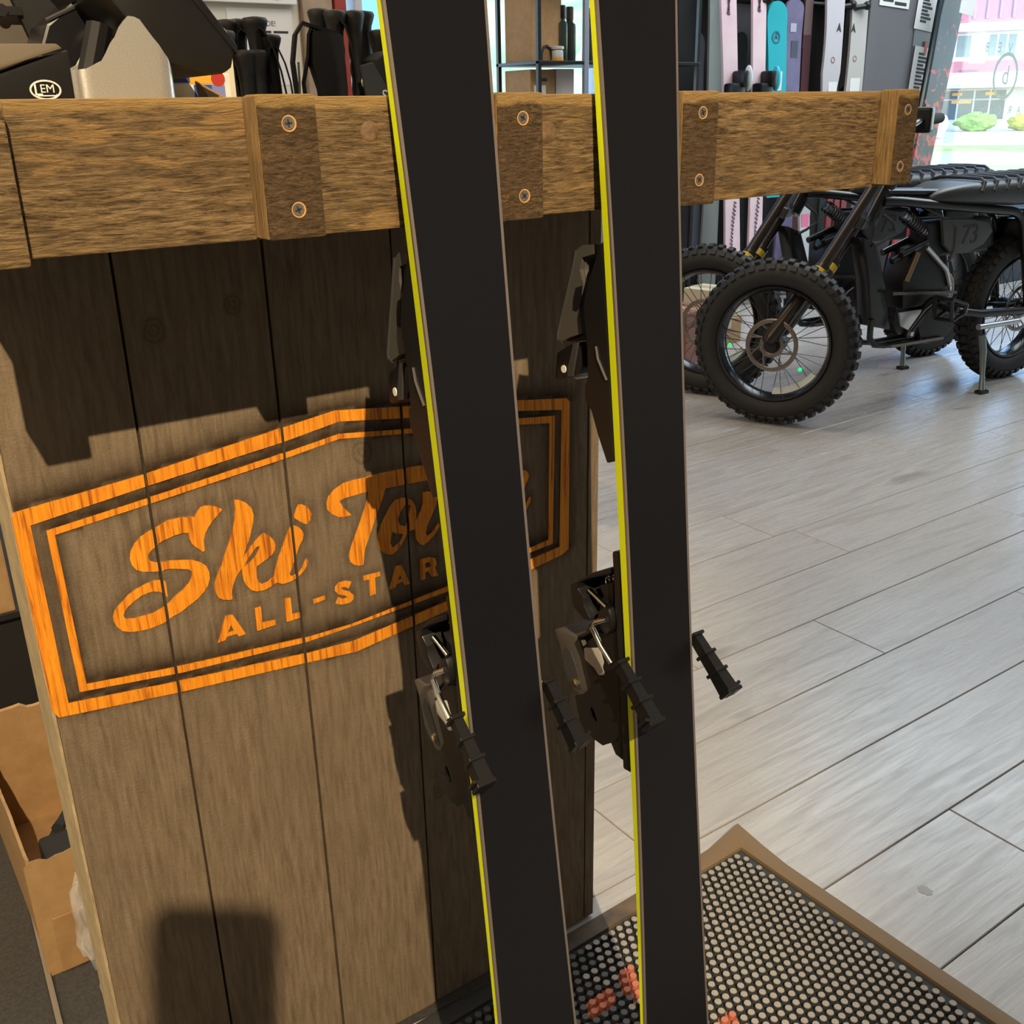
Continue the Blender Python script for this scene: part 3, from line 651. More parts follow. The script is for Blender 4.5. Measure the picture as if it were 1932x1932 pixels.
# ------------------------------------------------------------------ rubber mat
mt = thing('rubber_mat', 'black knobbed rubber floor mat with dusty brown border', 'mat', (.974, .829, 0), radians(1.35))
def dusty(name, dark, dust, x0, x1, scale=90):
    m = mat(name, dark, .8, spec=.3); k = NT(m); tc = k.n('ShaderNodeTexCoord'); sx = k.n('ShaderNodeSeparateXYZ'); k.l(tc.outputs['Object'], sx.inputs[0])
    f = k.math('ADD', k.math('MULTIPLY', k.math('SUBTRACT', sx.outputs[0], x0), 1 / (x1 - x0)), k.math('MULTIPLY', k.math('SUBTRACT', k.noise(k.coords((1, 1, 1)), 30, 5), .5), 1.1))
    k.col(k.mix(k.ramp(f, [(.1, 0.), (.9, 1.)]), dark, dust)); k.bump(k.noise(k.coords((1, 1, 1)), 500, 2), .4, .0008); return m
M_RIM = dusty('mat_border_rubber', (.045, .047, .05), (.23, .155, .085), -.42, -.12)
M_MATB = dusty('mat_base_rubber', (.022, .026, .030), (.050, .058, .062), -.5, -.05)
MW, MD, B_ = .90, .62, .0285
def ring():
    prof = [(0, .0006), (.004, .0022), (.024, .0062), (B_, .0064), (B_ + .001, .0022)]
    vs = []; fs = []
    n = len(prof); cs = 24
    path = []
    for cxy, a, b in (((0, 0), (1, 1), 0), ):
        pass
    side = []
    N = 14
    for i in range(N): side.append((-MW * i / N, 0, 'b'))
    for i in range(N): side.append((-MW, -MD * i / N, 'l'))
    for i in range(N): side.append((-MW + MW * i / N, -MD, 'f'))
    for i in range(N): side.append((0, -MD + MD * i / N, 'r'))
    for x, y, _ in side:
        for off, h in prof:
            xx = max(-MW + off, min(-off, x)); yy = max(-MD + off, min(-off, y))
            curl = .011 * max(0, 1 - math.hypot(x, y) / .075) * (1 - off / B_ * .8) if off < B_ else 0
            vs.append((xx + curl * .25, yy + curl * .6, h + curl))
    m = len(side)
    for i in range(m):
        for j in range(n - 1): fs.append((i * n + j, ((i + 1) % m) * n + j, ((i + 1) % m) * n + j + 1, i * n + j + 1))
    return MB().add(vs, fs)
obj('mat_border', ring(), M_RIM, mt, smooth=True)
obj('mat_base', MB().box(-MW + B_, -B_, -MD + B_, -B_, .0005, .0022), M_MATB, mt)
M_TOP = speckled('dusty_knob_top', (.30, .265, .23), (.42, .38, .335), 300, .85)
M_TOPD = speckled('shaded_clean_knob_top', (.05, .05, .052), (.09, .088, .085), 300, .6)  # counter-side knobs: less dust, and the counter's shade put into the darker colour
M_PINK = mat('salmon_rubber', (.52, .17, .10), .75)
def knob_mesh(top, side):
    n = 12; vs = [(r * cos(2 * pi * i / n), r * sin(2 * pi * i / n), h) for r, h in ((.0050, 0), (.0044, .0066), (.0041, .0074)) for i in range(n)]
    fs = [tuple(range(2 * n, 3 * n))]
    for a in (0, 1):
        for i in range(n): fs.append((a * n + i, a * n + (i + 1) % n, (a + 1) * n + (i + 1) % n, (a + 1) * n + i))
    me = bpy.data.meshes.new('knob'); me.from_pydata(vs, [], fs); me.materials.append(side); me.materials.append(top)
    me.polygons[0].material_index = 1
    for p in me.polygons[1 + n:]: p.material_index = 1
    return me
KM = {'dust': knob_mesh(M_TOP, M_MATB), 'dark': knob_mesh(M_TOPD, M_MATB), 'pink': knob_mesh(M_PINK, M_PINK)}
mi = Matrix.Translation((.974, .829, 0)) @ Matrix.Rotation(radians(1.35), 4, 'Z'); mi = mi.inverted()
leaf = [mi @ Vector((x, y, 0)) for x, y in ((.5833, .7223), (.62, .696), (.6500, .7139), (.7147, .6069), (.70, .64), (.606, .655), (.56, .68))]
def is_pink(x, y):
    for i, (a, b, ang) in enumerate(((.607, .708, .15), (.6535, .708, 1.1), (.703, .590, .9), (.585, .655, .5))):
        c = mi @ Vector((a, b, 0)); dx, dy = x - c.x, y - c.y; p = dx * cos(ang) + dy * sin(ang); q = -dx * sin(ang) + dy * cos(ang)
        if (p / .026) ** 2 + (q / .0120) ** 2 < 1: return True
    return False
kn = []
r = 0; y = -.0405
while y > -MD + B_ + .008:
    x = -.0505 if r % 2 == 0 else -.0439
    while x > -MW + B_ + .008:
        kn.append((x + random.uniform(-.0003, .0003), y + random.uniform(-.0003, .0003))); x -= .01318
    y -= .01136; r += 1
def seen_score(p):
    q = mi.inverted() @ Vector((p[0], p[1], .005)) - Vector((0, 0, 1)); z = q.dot(Fv)
    X, Y = 966 + 1932 * q.dot(Rv) / z, 966 - 1932 * q.dot(Uv) / z
    vis = Y < 1945 and 760 < X < 1945 and not (930 < X < 1080) and not (1206 < X < 1326)
    return (0 if vis else 1, z)
kn.sort(key=seen_score)
rest = {'dust': MB(), 'dark': MB(), 'pink': MB()}
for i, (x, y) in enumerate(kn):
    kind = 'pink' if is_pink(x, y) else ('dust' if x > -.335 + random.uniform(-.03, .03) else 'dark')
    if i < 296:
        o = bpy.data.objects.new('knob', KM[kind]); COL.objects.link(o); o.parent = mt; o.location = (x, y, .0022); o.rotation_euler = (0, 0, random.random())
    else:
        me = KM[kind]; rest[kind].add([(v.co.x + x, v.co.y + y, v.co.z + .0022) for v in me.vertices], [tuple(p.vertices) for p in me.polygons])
o_rest = []
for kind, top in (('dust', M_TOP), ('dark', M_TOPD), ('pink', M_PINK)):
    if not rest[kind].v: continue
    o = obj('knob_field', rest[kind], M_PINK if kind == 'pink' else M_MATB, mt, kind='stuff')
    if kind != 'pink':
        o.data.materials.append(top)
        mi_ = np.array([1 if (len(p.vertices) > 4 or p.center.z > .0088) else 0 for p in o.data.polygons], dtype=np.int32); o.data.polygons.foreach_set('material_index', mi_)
# salmon patches of the mat's printed motif
for a, b, ang in ((.607, .708, .15), (.6535, .708, 1.1), (.703, .590, .9), (.585, .655, .5)):
    c = mi @ Vector((a, b, 0)); pts = []
    for i in range(20):
        p, q = .029 * cos(2 * pi * i / 20), .0125 * sin(2 * pi * i / 20) * (1 + .15 * sin(i * 2.3)); pts.append((c.x + p * cos(ang) - q * sin(ang), c.y + p * sin(ang) + q * cos(ang)))
    obj('printed_leaf', MB().prism(pts, .0021, .0026, 'z'), M_PINK, mt)
# ------------------------------------------------------------------ electric motorbikes
M_TYRE = mat('tyre_rubber', (.018, .017, .017), .62, spec=.4)
M_FRAME = mat('satin_black_frame', (.010, .0105, .012), .24, spec=.5)
M_FORK = mat('bronze_black_fork', (.030, .022, .018), .25, .3)
M_SEAT = mat('black_vinyl_seat', (.030, .032, .034), .38)
M_PANEL = mat('charcoal_side_panel', (.060, .062, .064), .5)
M_YEL = mat('yellow_sticker', (.60, .42, .02), .5)
M_LEDG = mat('green_led', (.0, .5, .1), .5); M_LEDG.node_tree.nodes['Principled BSDF'].inputs['Emission Color'].default_value = (0, 1, .12, 1); M_LEDG.node_tree.nodes['Principled BSDF'].inputs['Emission Strength'].default_value = 2.5
M_DISC = mat('brake_disc_steel', (.22, .19, .17), .35, 1.)
M_REFL = mat('reflector_strip', (.75, .75, .75), .35)
NL = Vector((.849, .527, 0)).normalized()
def wheel(parent, name, c, ax):
    c = Vector(c); ax = Vector(ax).normalized(); e1 = Vector((0, 0, 1)); e2 = ax.cross(e1).normalized()
    R, r = .224, .043
    ty = MB().torus(c, ax, R, r, 64, 16, 1.12)
    w_ = obj(name, ty, M_TYRE, parent, smooth=True)
    kn = MB(); N = 46
    for i in range(N):
        a = 2 * pi * i / N; d = e1 * cos(a) + e2 * sin(a); t = -e1 * sin(a) + e2 * cos(a)
        for b, hx, hy in ((0.30, .010, .009), (-.30, .010, .009), (.95, .009, .010), (-.95, .009, .010)):
            off = .5 if abs(b) > .5 else 0
            if off: a2 = 2 * pi * (i + .5) / N; dd = e1 * cos(a2) + e2 * sin(a2); tt = -e1 * sin(a2) + e2 * cos(a2)
            else: dd, tt = d, t
            nn = dd * cos(b) + ax * sin(b); s_ = -dd * sin(b) + ax * cos(b)
            kn.obox(c + dd * R + nn * (r + .003), s_, tt, nn, hx, hy, .006)
    obj('tread_knobs', kn, M_TYRE, w_, kind='stuff')
    prof = [(.182, -.036), (.189, -.036), (.189, -.030), (.180, -.012), (.180, .012), (.189, .030), (.189, .036), (.182, .036), (.172, .014), (.172, -.014)]
    vs = []; fs = []; n = 64; m = len(prof)
    for i in range(n):
        a = 2 * pi * i / n; d = e1 * cos(a) + e2 * sin(a)
        for rad, h in prof: vs.append(c + d * rad + ax * h)
    for i in range(n):
        for j in range(m): fs.append((i * m + j, ((i + 1) % n) * m + j, ((i + 1) % n) * m + (j + 1) % m, i * m + (j + 1) % m))
    obj('rim', MB().add(vs, fs), BLACK_GLOSS, w_, smooth=True)
    obj('hub', MB().lathe([(.012, -.062), (.020, -.060), (.034, -.030), (.034, .030), (.020, .060), (.012, .062)], c, ax, 24), BLACK, w_, smooth=True)
    sp = MB()
    for i in range(32):
        a = 2 * pi * i / 32; a2 = a + (.45 if i % 4 < 2 else -.45); sd = .028 if i % 2 else -.028
        sp.tube([c + ax * sd + (e1 * cos(a2) + e2 * sin(a2)) * .034, c + ax * sd * .3 + (e1 * cos(a) + e2 * sin(a)) * .174], .0013, 5)
    obj('spokes', sp, mat('dark_spoke_steel', (.12, .12, .12), .3, 1.) if 'dark_spoke_steel' not in bpy.data.materials else bpy.data.materials['dark_spoke_steel'], w_, kind='stuff')
    di = MB().torus(c + ax * .046, ax, .080, .0075, 40, 6, .25).torus(c + ax * .046, ax, .034, .007, 30, 6, .25)
    for i in range(8):
        a = 2 * pi * i / 8; d = e1 * cos(a) + e2 * sin(a); d2 = e1 * cos(a + .5) + e2 * sin(a + .5)
        di.tube([c + ax * .046 + d * .036, c + ax * .046 + d2 * .078], .0032, 6)
    obj('brake_disc', di, M_DISC, w_, smooth=True)
    return w_, c, ax, e1, e2
def make_bike(label):
    t = thing('electric_motorbike', label, 'motorbike', (2.64, 2.25, 0), radians(173.7))
    fw, c, ax, e1, e2 = wheel(t, 'front_wheel', (0, 0, .272), NL)
    st = MB()
    tp = MB(); As = [pi + .02 + i * .075 for i in range(14)]
    tp.add([c + ax * dx + (e1 * cos(a) + e2 * sin(a)) * r_ for a in As for r_, dx in ((.153, -.006), (.171, .012))], [(2 * i, 2 * i + 1, 2 * i + 3, 2 * i + 2) for i in range(13)])
    obj('reflective_rim_tape', tp, M_REFL, fw)
    obj('valve_light', MB().ball(c + ax * .03 - e1 * .075 - e2 * .095, .006), M_LEDG, fw)
    wheel(t, 'rear_wheel', (-1.175, 0, .272), (0, 1, 0))
    F0 = Vector((.052, .030, .300)); F1 = Vector((-.275, .038, .640)); F2 = Vector((-.385, .045, .815))
    for k, sh in enumerate((0, 1)):
        o = -NL * .142 * sh
        leg = obj('fork_leg', MB().tube([F0 + o + (F0 - F1).normalized() * .02, F0 + o, F0 + o + (F1 - F0) * .62], [.018, .027, .0255], 14), M_FORK, t, smooth=True)
        obj('stanchion', MB().cyl(F0 + o + (F1 - F0) * .55, F2 + o, .0195, 14), M_FORK, leg, smooth=True)
        obj('yellow_sticker', MB().lathe([(.0262, -.012), (.0263, .012)], F0 + o + (F1 - F0) * .56, (F1 - F0), 14), M_YEL, leg)
    mid1 = F1 - NL * .071; mid2 = F2 - NL * .071; fdir = (F2 - F1).normalized(); fy = fdir.cross(NL).normalized()
    obj('fork_crown', MB().obox(mid1 + fdir * .01, NL, fy, fdir, .098, .030, .022, .006).obox(mid2 - fdir * .01, NL, fy, fdir, .098, .026, .014, .006), M_FRAME, t)
    ft = fy if fy.z > 0 else fy
    obj('steerer', MB().cyl(mid1 - fy * .0 + Vector((-.035, 0, -.01)), mid2 + Vector((-.035, 0, 0)), .027, 16), M_FRAME, t, smooth=True)
    # handlebar
    hb = mid2 + Vector((-.035, 0, .04))
    bar = obj('handlebar', MB().tube([hb + NL * .06, hb + NL * .10 + Vector((0, 0, .07)), hb + NL * .20 + Vector((-.02, -.01, .09)), hb + NL * .36 + Vector((-.06, -.02, .095))], .012, 10).tube([hb - NL * .06, hb - NL * .10 + Vector((0, 0, .07)), hb - NL * .20 + Vector((-.02, .01, .09)), hb - NL * .36 + Vector((-.06, .02, .095))], .012, 10).tube([hb + NL * .065, hb - NL * .065], .012, 10), M_FRAME, t, smooth=True)
    for sg in (1, -1):
        g0 = hb + NL * sg * .26 + Vector((-.035, -.012 * sg, .0925)); g1 = hb + NL * sg * .375 + Vector((-.063, -.021 * sg, .0955))
        obj('grip', MB().cyl(g0, g1, .018, 14), BLACK_MATT, bar, smooth=True)
        obj('brake_lever', MB().tube([g0 - (g1 - g0) * .5 + Vector((.02, 0, -.008)), g0 + Vector((.055, .03 * sg, -.02)), g1 + Vector((.06, .03 * sg, -.024))], [.010, .007, .006], 8), ALU, bar, smooth=True)
        obj('switch_box', MB().obox(g0 - (g1 - g0) * .25, NL, NL.cross(Vector((0, 0, 1))), (0, 0, 1), .030, .030, .042, .010), BLACK, bar)
    mm = obj('mirror', MB().tube([hb - NL * .235 + Vector((-.02, 0, .10)), hb - NL * .25 + Vector((-.03, 0, .14))], .006, 8), M_FRAME, bar, smooth=True)
    # frame
    def bend(p, q, r_, rad=.06, n=5):
        p, q, r_ = Vector(p), Vector(q), Vector(r_); a = q + (p - q).normalized() * rad; b = q + (r_ - q).normalized() * rad; out = []
        for i in range(n + 1):
            s_ = i / n; out.append(a * (1 - s_) ** 2 + q * 2 * s_ * (1 - s_) + b * s_ ** 2)
        return out
    for sg in (1, -1):
        y = .062 * sg
        pts = [Vector((-.405, .028 * sg, .700))] + [Vector((-.46, .05 * sg, .698))] + bend((-.46, y, .70), (-1.085, y, .628), (-1.175, y, .30), .075) + [Vector((-1.185, y + .01 * sg, .272))]
        obj('frame_rail', MB().tube(pts, .0165, 12), M_FRAME, t, smooth=True)
        obj('swingarm', MB().tube([(-.74, .05 * sg, .31), (-.90, .082 * sg, .285), (-1.175, .084 * sg, .272)], [.020, .016, .014], 10), M_FRAME, t, smooth=True)
        obj('upper_rail', MB().tube([(-.42, .02 * sg, .728), (-.66, .034 * sg, .716)], .013, 10), M_FRAME, t, smooth=True)
        obj('foot_peg', MB().tube([(-.885, .095 * sg, .240), (-1.10, .098 * sg, .240)], .011, 10), ALU, t, smooth=True)
        obj('cradle_rail', MB().tube([(-.402, .03 * sg, .31), (-.405, .03 * sg, .245), (-.43, .03 * sg, .218), (-.48, .03 * sg, .210), (-.73, .03 * sg, .210), (-.77, .03 * sg, .25)], .011, 10), M_FRAME, t, smooth=True)
        obj('seat_stay', MB().tube([(-.62, .04 * sg, .555), (-.50, .04 * sg, .520)], .012, 10), M_FRAME, t, smooth=True)
    obj('down_tube', MB().prism([(-.325, .590), (-.392, .565), (-.455, .42), (-.503, .262), (-.405, .285), (-.372, .44)], -.032, .032, 'y', bevel=.008), M_FRAME, t, smooth=True)
    obj('battery', MB().prism([(-.515, .435), (-.560, .535), (-.610, .545), (-.715, .462), (-.752, .395), (-.745, .335), (-.530, .335)], -.05, .05, 'y', bevel=.006), BLACK, t, smooth=True)
    obj('battery_rail', MB().tube([(-.605, .055, .540), (-.705, .055, .466), (-.722, .055, .452), (-.750, .055, .398)], .0085, 8), ALU, t, smooth=True)
    obj('battery_rail', MB().tube([(-.525, .055, .430), (-.568, .055, .525)], .0085, 8), mat('brown_anodised_rail', (.22, .15, .10), .35, .8) if 'brown_anodised_rail' not in bpy.data.materials else bpy.data.materials['brown_anodised_rail'], t, smooth=True)
    obj('motor', MB().lathe([(.03, -.06), (.085, -.055), (.09, 0), (.085, .055), (.03, .06)], (-.70, 0, .28), (0, 1, 0), 28), BLACK, t, smooth=True)
    obj('motor_bracket', MB().prism([(-.51, .325), (-.62, .325), (-.595, .245), (-.53, .275)], .048, .056, 'y', bevel=.001), mat('pale_aluminium', (.62, .66, .66), .35, .7) if 'pale_aluminium' not in bpy.data.materials else bpy.data.materials['pale_aluminium'], t)
    ch = MB()
    for (a, b) in (((-.45, .398), (-.775, .372)), ((-.47, .2135), (-.735, .2135))):
        n = 34
        for i in range(n):
            s_ = (i + .5) / n; x, z = a[0] + (b[0] - a[0]) * s_, a[1] + (b[1] - a[1]) * s_
            ch.box(x - .0040, x + .0030, .060, .070, z - .005, z + .005)
    obj('chain', ch, M_DISC, t, kind='stuff')
    cr = obj('crank', MB().tube([(-.535, .085, .255), (-.60, .088, .325), (-.655, .09, .352)], [.010, .011, .013], 10), M_FRAME, t, smooth=True)
    obj('crank_bolt', MB().cyl((-.535, .085, .255), (-.535, .099, .255), .008, 10), ALU, cr)
    pd = MB()
    for a, b in (((-.625, .375), (-.705, .352)), ((-.705, .352), (-.700, .322)), ((-.700, .322), (-.64, .30)), ((-.64, .30), (-.625, .375))):
        pd.tube([(a[0], .10, a[1]), (b[0], .10, b[1])], .007, 8).tube([(a[0], .17, a[1]), (b[0], .17, b[1])], .007, 8).tube([(a[0], .10, a[1]), (a[0], .17, a[1])], .007, 8)
    obj('pedal', pd.cyl((-.665, .09, .337), (-.665, .17, .337), .010, 10), M_FRAME, cr, smooth=True)
    obj('cable', MB().tube([(-.395, .04, .66), (-.43, .06, .63), (-.44, .06, .60), (-.40, .05, .575), (-.37, .04, .56)], .005, 8), DKGREY, t, smooth=True)
    obj('cable', MB().tube([(-.50, .03, .71), (-.66, .05, .64), (-.735, .06, .60), (-.74, .06, .53), (-.72, .06, .48)], .005, 8), DKGREY, t, smooth=True)
    sh = obj('shock_absorber', MB().cyl((-.485, .045, .655), (-.600, .045, .588), .012, 10), ALU, t, smooth=True)
    a, b = Vector((-.495, .045, .649)), Vector((-.590, .045, .594)); d = (b - a).normalized(); s1 = d.orthogonal().normalized(); s2 = d.cross(s1)
    obj('spring', MB().tube([a + (b - a) * (i / 80) + (s1 * cos(i * .63) + s2 * sin(i * .63)) * .021 for i in range(81)], .0036, 6), BLACK_GLOSS, sh, smooth=True)
    obj('brace', MB().tube([(-.47, .03, .50), (-.60, .03, .545)], .011, 10), M_FRAME, t, smooth=True)
    side = [(-.665, .628), (-.80, .622), (-.905, .605), (-.935, .572), (-.895, .530), (-.82, .505), (-.735, .508), (-.69, .540)]
    for sg in (1, -1): 
        pn = obj('side_panel', MB().prism(side, .045 * sg, .060 * sg, 'y', bevel=.004), M_PANEL, t, smooth=True)
        mtx = Matrix.Translation((-.815, .0608 * sg, .567)) @ (Matrix.Rotation(pi, 4, 'Z') if sg > 0 else Matrix.Identity(4)) @ FACE_Y
        text('number', '73', .095, mtx @ Matrix.Shear('XZ', 4, (0, 0)) if False else mtx, INK, pn, .0006, .95)
    obj('controller_box', MB().box(-.95, -.62, -.04, .04, .50, .62, .01), BLACK, t)
    # seat
    vs = []; fs = []; xs = [-.600, -.615, -.66, -.74, -.85, -.97, -1.08, -1.20, -1.32, -1.40, -1.43]; n = 16
    for i, x in enumerate(xs):
        s_ = min(1, max(.02, (-x - .595) / .16)) ** .5; top = .700 + .050 * s_ + .012 * max(0, (-x - .75)); bot = .690 - .035 * min(1, max(0, (-x - .6) / .4)); wd = .035 + .085 * s_
        if x < -1.39: top -= .02; wd *= .8
        for j in range(n):
            a = 2 * pi * j / n; ca, sa = cos(a), sin(a); q = .45
            vs.append((x, wd * math.copysign(abs(ca) ** q, ca), (top + bot) / 2 + (top - bot) / 2 * math.copysign(abs(sa) ** q, sa)))
    for i in range(len(xs) - 1):
        for j in range(n): fs.append((i * n + j, i * n + (j + 1) % n, (i + 1) * n + (j + 1) % n, (i + 1) * n + j))
    fs += [tuple(range(n))[::-1], tuple((len(xs) - 1) * n + j for j in range(n))]
    seat = obj('seat', MB().add(vs, fs), M_SEAT, t, smooth=50)
    for i in range(9):
        x = -.80 - i * .062; top = .752 + .012 * max(0, (-x - .75))
        obj('seat_rib', MB().tube([(x + .03, .118, top - .035), (x + .012, .112, top - .006), (x, .085, top + .0035), (x - .004, 0, top + .005), (x, -.085, top + .0035), (x + .012, -.112, top - .006)], .0060, 8), M_SEAT, seat, smooth=True)
    obj('subframe', MB().tube([(-1.09, .075, .62), (-1.40, .075, .60)], .015, 10).tube([(-1.09, -.075, .62), (-1.40, -.075, .60)], .015, 10).box(-1.32, -1.12, -.07, .07, .50, .60, .01), M_FRAME, t, smooth=True)
    ks = obj('kickstand', MB().tube([(-.925, .085, .205), (-.930, .095, .150), (-.915, .118, .065), (-.900, .135, .010)], [.014, .013, .009, .011], 10), mat('grey_green_kickstand', (.20, .24, .23), .35, .6) if 'grey_green_kickstand' not in bpy.data.materials else bpy.data.materials['grey_green_kickstand'], t, smooth=True)
    obj('kickstand_foot', MB().box(-.925, -.880, .120, .150, .0, .012, .003), M_FRAME, ks)
    return t
bike = make_bike('black fat-tyred electric motorbike nearer the counter, its ribbed seat at right')
copy_tree(bike, 'black fat-tyred electric motorbike parked behind the nearer bike', (2.64 + .105, 2.25 + .41, 0))

# ------------------------------------------------------------------ ski wall behind the bikes
def cm(name, c, r=.4, **k): return mat(name, c, r, **k)
tag(obj('display_board', MB().box(3.50, 5.78, 4.02, 4.09, .0, 2.5, .004), cm('charcoal_board', (.035, .032, .034), .8)), 'charcoal display board behind the row of wall skis', 'board')
rack = thing('ski_rack', 'dark rack rail with pegs holding the row of wall skis', 'rack', (3.55, 3.95, 0))
obj('rail', MB().box(0, 1.6, .02, .06, 1.52, 1.56, .004), BLACK, rack); obj('rail', MB().box(0, 1.6, .02, .06, .12, .16, .004), BLACK, rack)
for x in (.62, 1.26, 1.38): obj('peg', MB().tube([(x - .12, .02, 1.50), (x, -.12, 1.475), (x + .05, -.14, 1.482)], .014, 8).ball((x + .06, -.142, 1.485), .022), BLACK, rack, smooth=True)
def wall_ski(label, xt, xb, wd, z0, z1, colour, y=3.86, name='wall_ski', cat='ski', tip=1., tail=.6, rough=.35, extras=None, th=.014):
    """stands upright on the wall, face to the room; xt, xb are centre x at top and bottom"""
    t = thing(name, label, cat, ((xt + xb) / 2, y, z0), 0, 'skis and boards along the shop wall')
    Hh = z1 - z0; N = 26; vs = []; fs = []
    SS = sorted(set([0, .004, .012, .025] + [i / N for i in range(N + 1)] + [1 - wd / Hh * e_ for e_ in (.003, .015, .04, .08, .13, .2, .3, .42, .56)])); N = len(SS) - 1
    for s_ in SS:
        z = s_ * Hh; cx = (xb + (xt - xb) * s_) - (xt + xb) / 2
        h = wd / 2 * (1 - .14 * sin(pi * s_)); dz = (1 - s_) * Hh
        if dz < wd * .62 * tip: h *= math.sqrt(max(.0, 1 - (1 - dz / (wd * .62 * tip)) ** 2)) * .97 + .03
        if z < wd * .4 * tail: h *= .6 + .4 * z / (wd * .4 * tail)
        yy = .02 - .06 * s_ * (1 - s_) - (.10 * max(0, s_ - .88) ** 1.0 if tip else 0)
        vs += [(cx - h, yy, z), (cx + h, yy, z), (cx + h, yy + th, z), (cx - h, yy + th, z)]
    for i in range(N):
        for j in range(4): fs.append((i * 4 + j, i * 4 + (j + 1) % 4, i * 4 + 4 + (j + 1) % 4, i * 4 + 4 + j))
    fs += [(3, 2, 1, 0), tuple(4 * N + j for j in range(4))]
    obj('ski_body' if cat == 'ski' else 'board_body', MB().add(vs, fs), colour, t, smooth=True)
    X = lambda z: xb + (xt - xb) * (z - z0) / Hh - (xt + xb) / 2
    Yf = lambda z: .02 - .06 * ((z - z0) / Hh) * (1 - (z - z0) / Hh) - .10 * max(0, (z - z0) / Hh - .88)
    for e in (extras or []):
        kind, z, dx, sx_, sz_, m = e
        if kind == 'bar': obj('graphic', MB().box(X(z) + dx - sx_, X(z) + dx + sx_, Yf(z) - .0022, Yf(z) - .0008, z - z0 - sz_, z - z0 + sz_), m, t)
        elif kind == 'tri': obj('emblem', MB().prism([(X(z) + dx, z - z0 + sz_), (X(z) + dx - sx_, z - z0 - sz_), (X(z) + dx, z - z0 - sz_ * .4), (X(z) + dx + sx_, z - z0 - sz_)], Yf(z) - .003, Yf(z) - .001, 'y'), m, t)
        elif kind == 'ring': obj('emblem', MB().torus((X(z) + dx, Yf(z) - .001, z - z0), (0, 1, 0), sx_, sx_ * .22, 20, 6, .15), m, t)
        elif kind == 'scrawl':
            pts = [(X(z) + dx + sx_ * sin(i * 2.2) * (1 if i % 3 else .4), Yf(z + (i / 39 - .5) * 2 * sz_) - .002, z - z0 + (i / 39 - .5) * 2 * sz_) for i in range(40)]
            obj('lettering', MB().tube(pts, .0028, 4), m, t)
        elif kind == 'bind':
            b = obj('binding', MB().box(X(z) - .05, X(z) + .04, -.06, Yf(z), z - z0 - .14, z - z0 - .01, .014).box(X(z) + .005, X(z) + .045, -.075, Yf(z), z - z0 - .03, z - z0 + .045, .012), BLACK, t, smooth=True)
            obj('clear_cover', MB().ball((X(z) + .062, -.05, z - z0 + .01), (.020, .025, .06)), m, b, smooth=True)
    return t
C_PINK = speckled('pale_pink_topsheet', (.78, .55, .62), (.84, .66, .70), 7, .35); C_INKP = cm('plum_ink', (.12, .05, .10)); C_CLEAR = cm('clear_plastic', (.55, .58, .6), .15); C_CYAN = cm('cyan_plastic', (.02, .45, .62), .25)
C_TURQ = cm('turquoise_topsheet', (.02, .42, .50), .25); C_PURP = speckled('muted_purple_topsheet', (.13, .11, .22), (.17, .15, .27), 12, .35)
C_WHT = cm('white_topsheet', (.52, .48, .52), .35); C_CRM = cm('cream_topsheet', (.46, .43, .41), .35); C_GRN = cm('blackish_green', (.025, .035, .03), .4)
C_SAGE = cm('sage_grey', (.30, .34, .32), .5); C_MAR = cm('maroon', (.085, .03, .035), .4); C_GOLD = cm('dull_gold', (.25, .16, .03), .45); C_GREYP = cm('mid_grey', (.13, .125, .135), .6)
wall_ski('plain black ski at the left end of the wall row', 3.80, 3.83, .13, .03, 1.85, BLACK, 3.92)
wall_ski('brown-grey ski bag standing left of the pink skis', 3.72, 3.75, .14, .03, 1.7, cm('taupe', (.10, .08, .06), .7), 3.97)
wall_ski('pale pink ski with clear-capped black binding, left one of two', 3.905, 4.115, .115, .05, 1.95, C_PINK, 3.80, extras=[('bind', 1.12, 0, 0, 0, C_CLEAR), ('scrawl', .42, 0, .014, .13, C_INKP), ('scrawl', 1.46, 0, .012, .05, C_INKP)])
wall_ski('sage grey ski between the two pink skis', 4.03, 4.06, .125, .03, 1.8, C_SAGE, 3.94)
wall_ski('pale blue-grey ski standing close behind the left pink ski', 3.95, 3.99, .11, .03, 1.35, cm('blue_grey', (.22, .26, .34), .4), 3.99)
wall_ski('pale pink ski with cyan-capped black binding, right one of two', 4.135, 4.275, .105, .05, 1.95, C_PINK, 3.80, extras=[('bind', 1.12, 0, 0, 0, C_CYAN), ('scrawl', .42, 0, .014, .14, C_INKP), ('scrawl', 1.47, 0, .012, .04, C_INKP)])
wall_ski('black ski standing right of the pink skis', 4.20, 4.30, .08, .03, 1.35, BLACK, 3.93)
wall_ski('bright turquoise wide ski with rounded tip and dark emblem', 4.325, 4.40, .15, .55, 1.485, C_TURQ, 3.82, tip=.8, extras=[('ring', 1.32, -.01, .026, 0, cm('deep_teal', (.0, .14, .2))), ('tri', 1.325, -.01, .014, .012, C_INKP), ('bar', 1.12, .015, .016, .045, PAPER)])
wall_ski('dull gold ski standing below the turquoise ski', 4.35, 4.36, .06, .03, .75, C_GOLD, 3.90)
wall_ski('muted purple wide ski right of the turquoise one', 4.475, 4.53, .135, .05, 1.50, C_PURP, 3.84, tip=.5, extras=[('bar', 1.37, -.005, .022, .020, cm('lilac_print', (.42, .40, .50))), ('bar', 1.27, .01, .025, .04, cm('dusk_print', (.06, .06, .09)))])
wall_ski('white ski with pink brush marks, short, low on the wall', 4.56, 4.585, .085, .02, .50, cm('soft_white', (.50, .52, .54)), 3.74, tip=.6, extras=[('bar', .42, 0, .03, .04, cm('hot_pink', (.75, .18, .32))), ('tri', .24, 0, .012, .012, INK)])
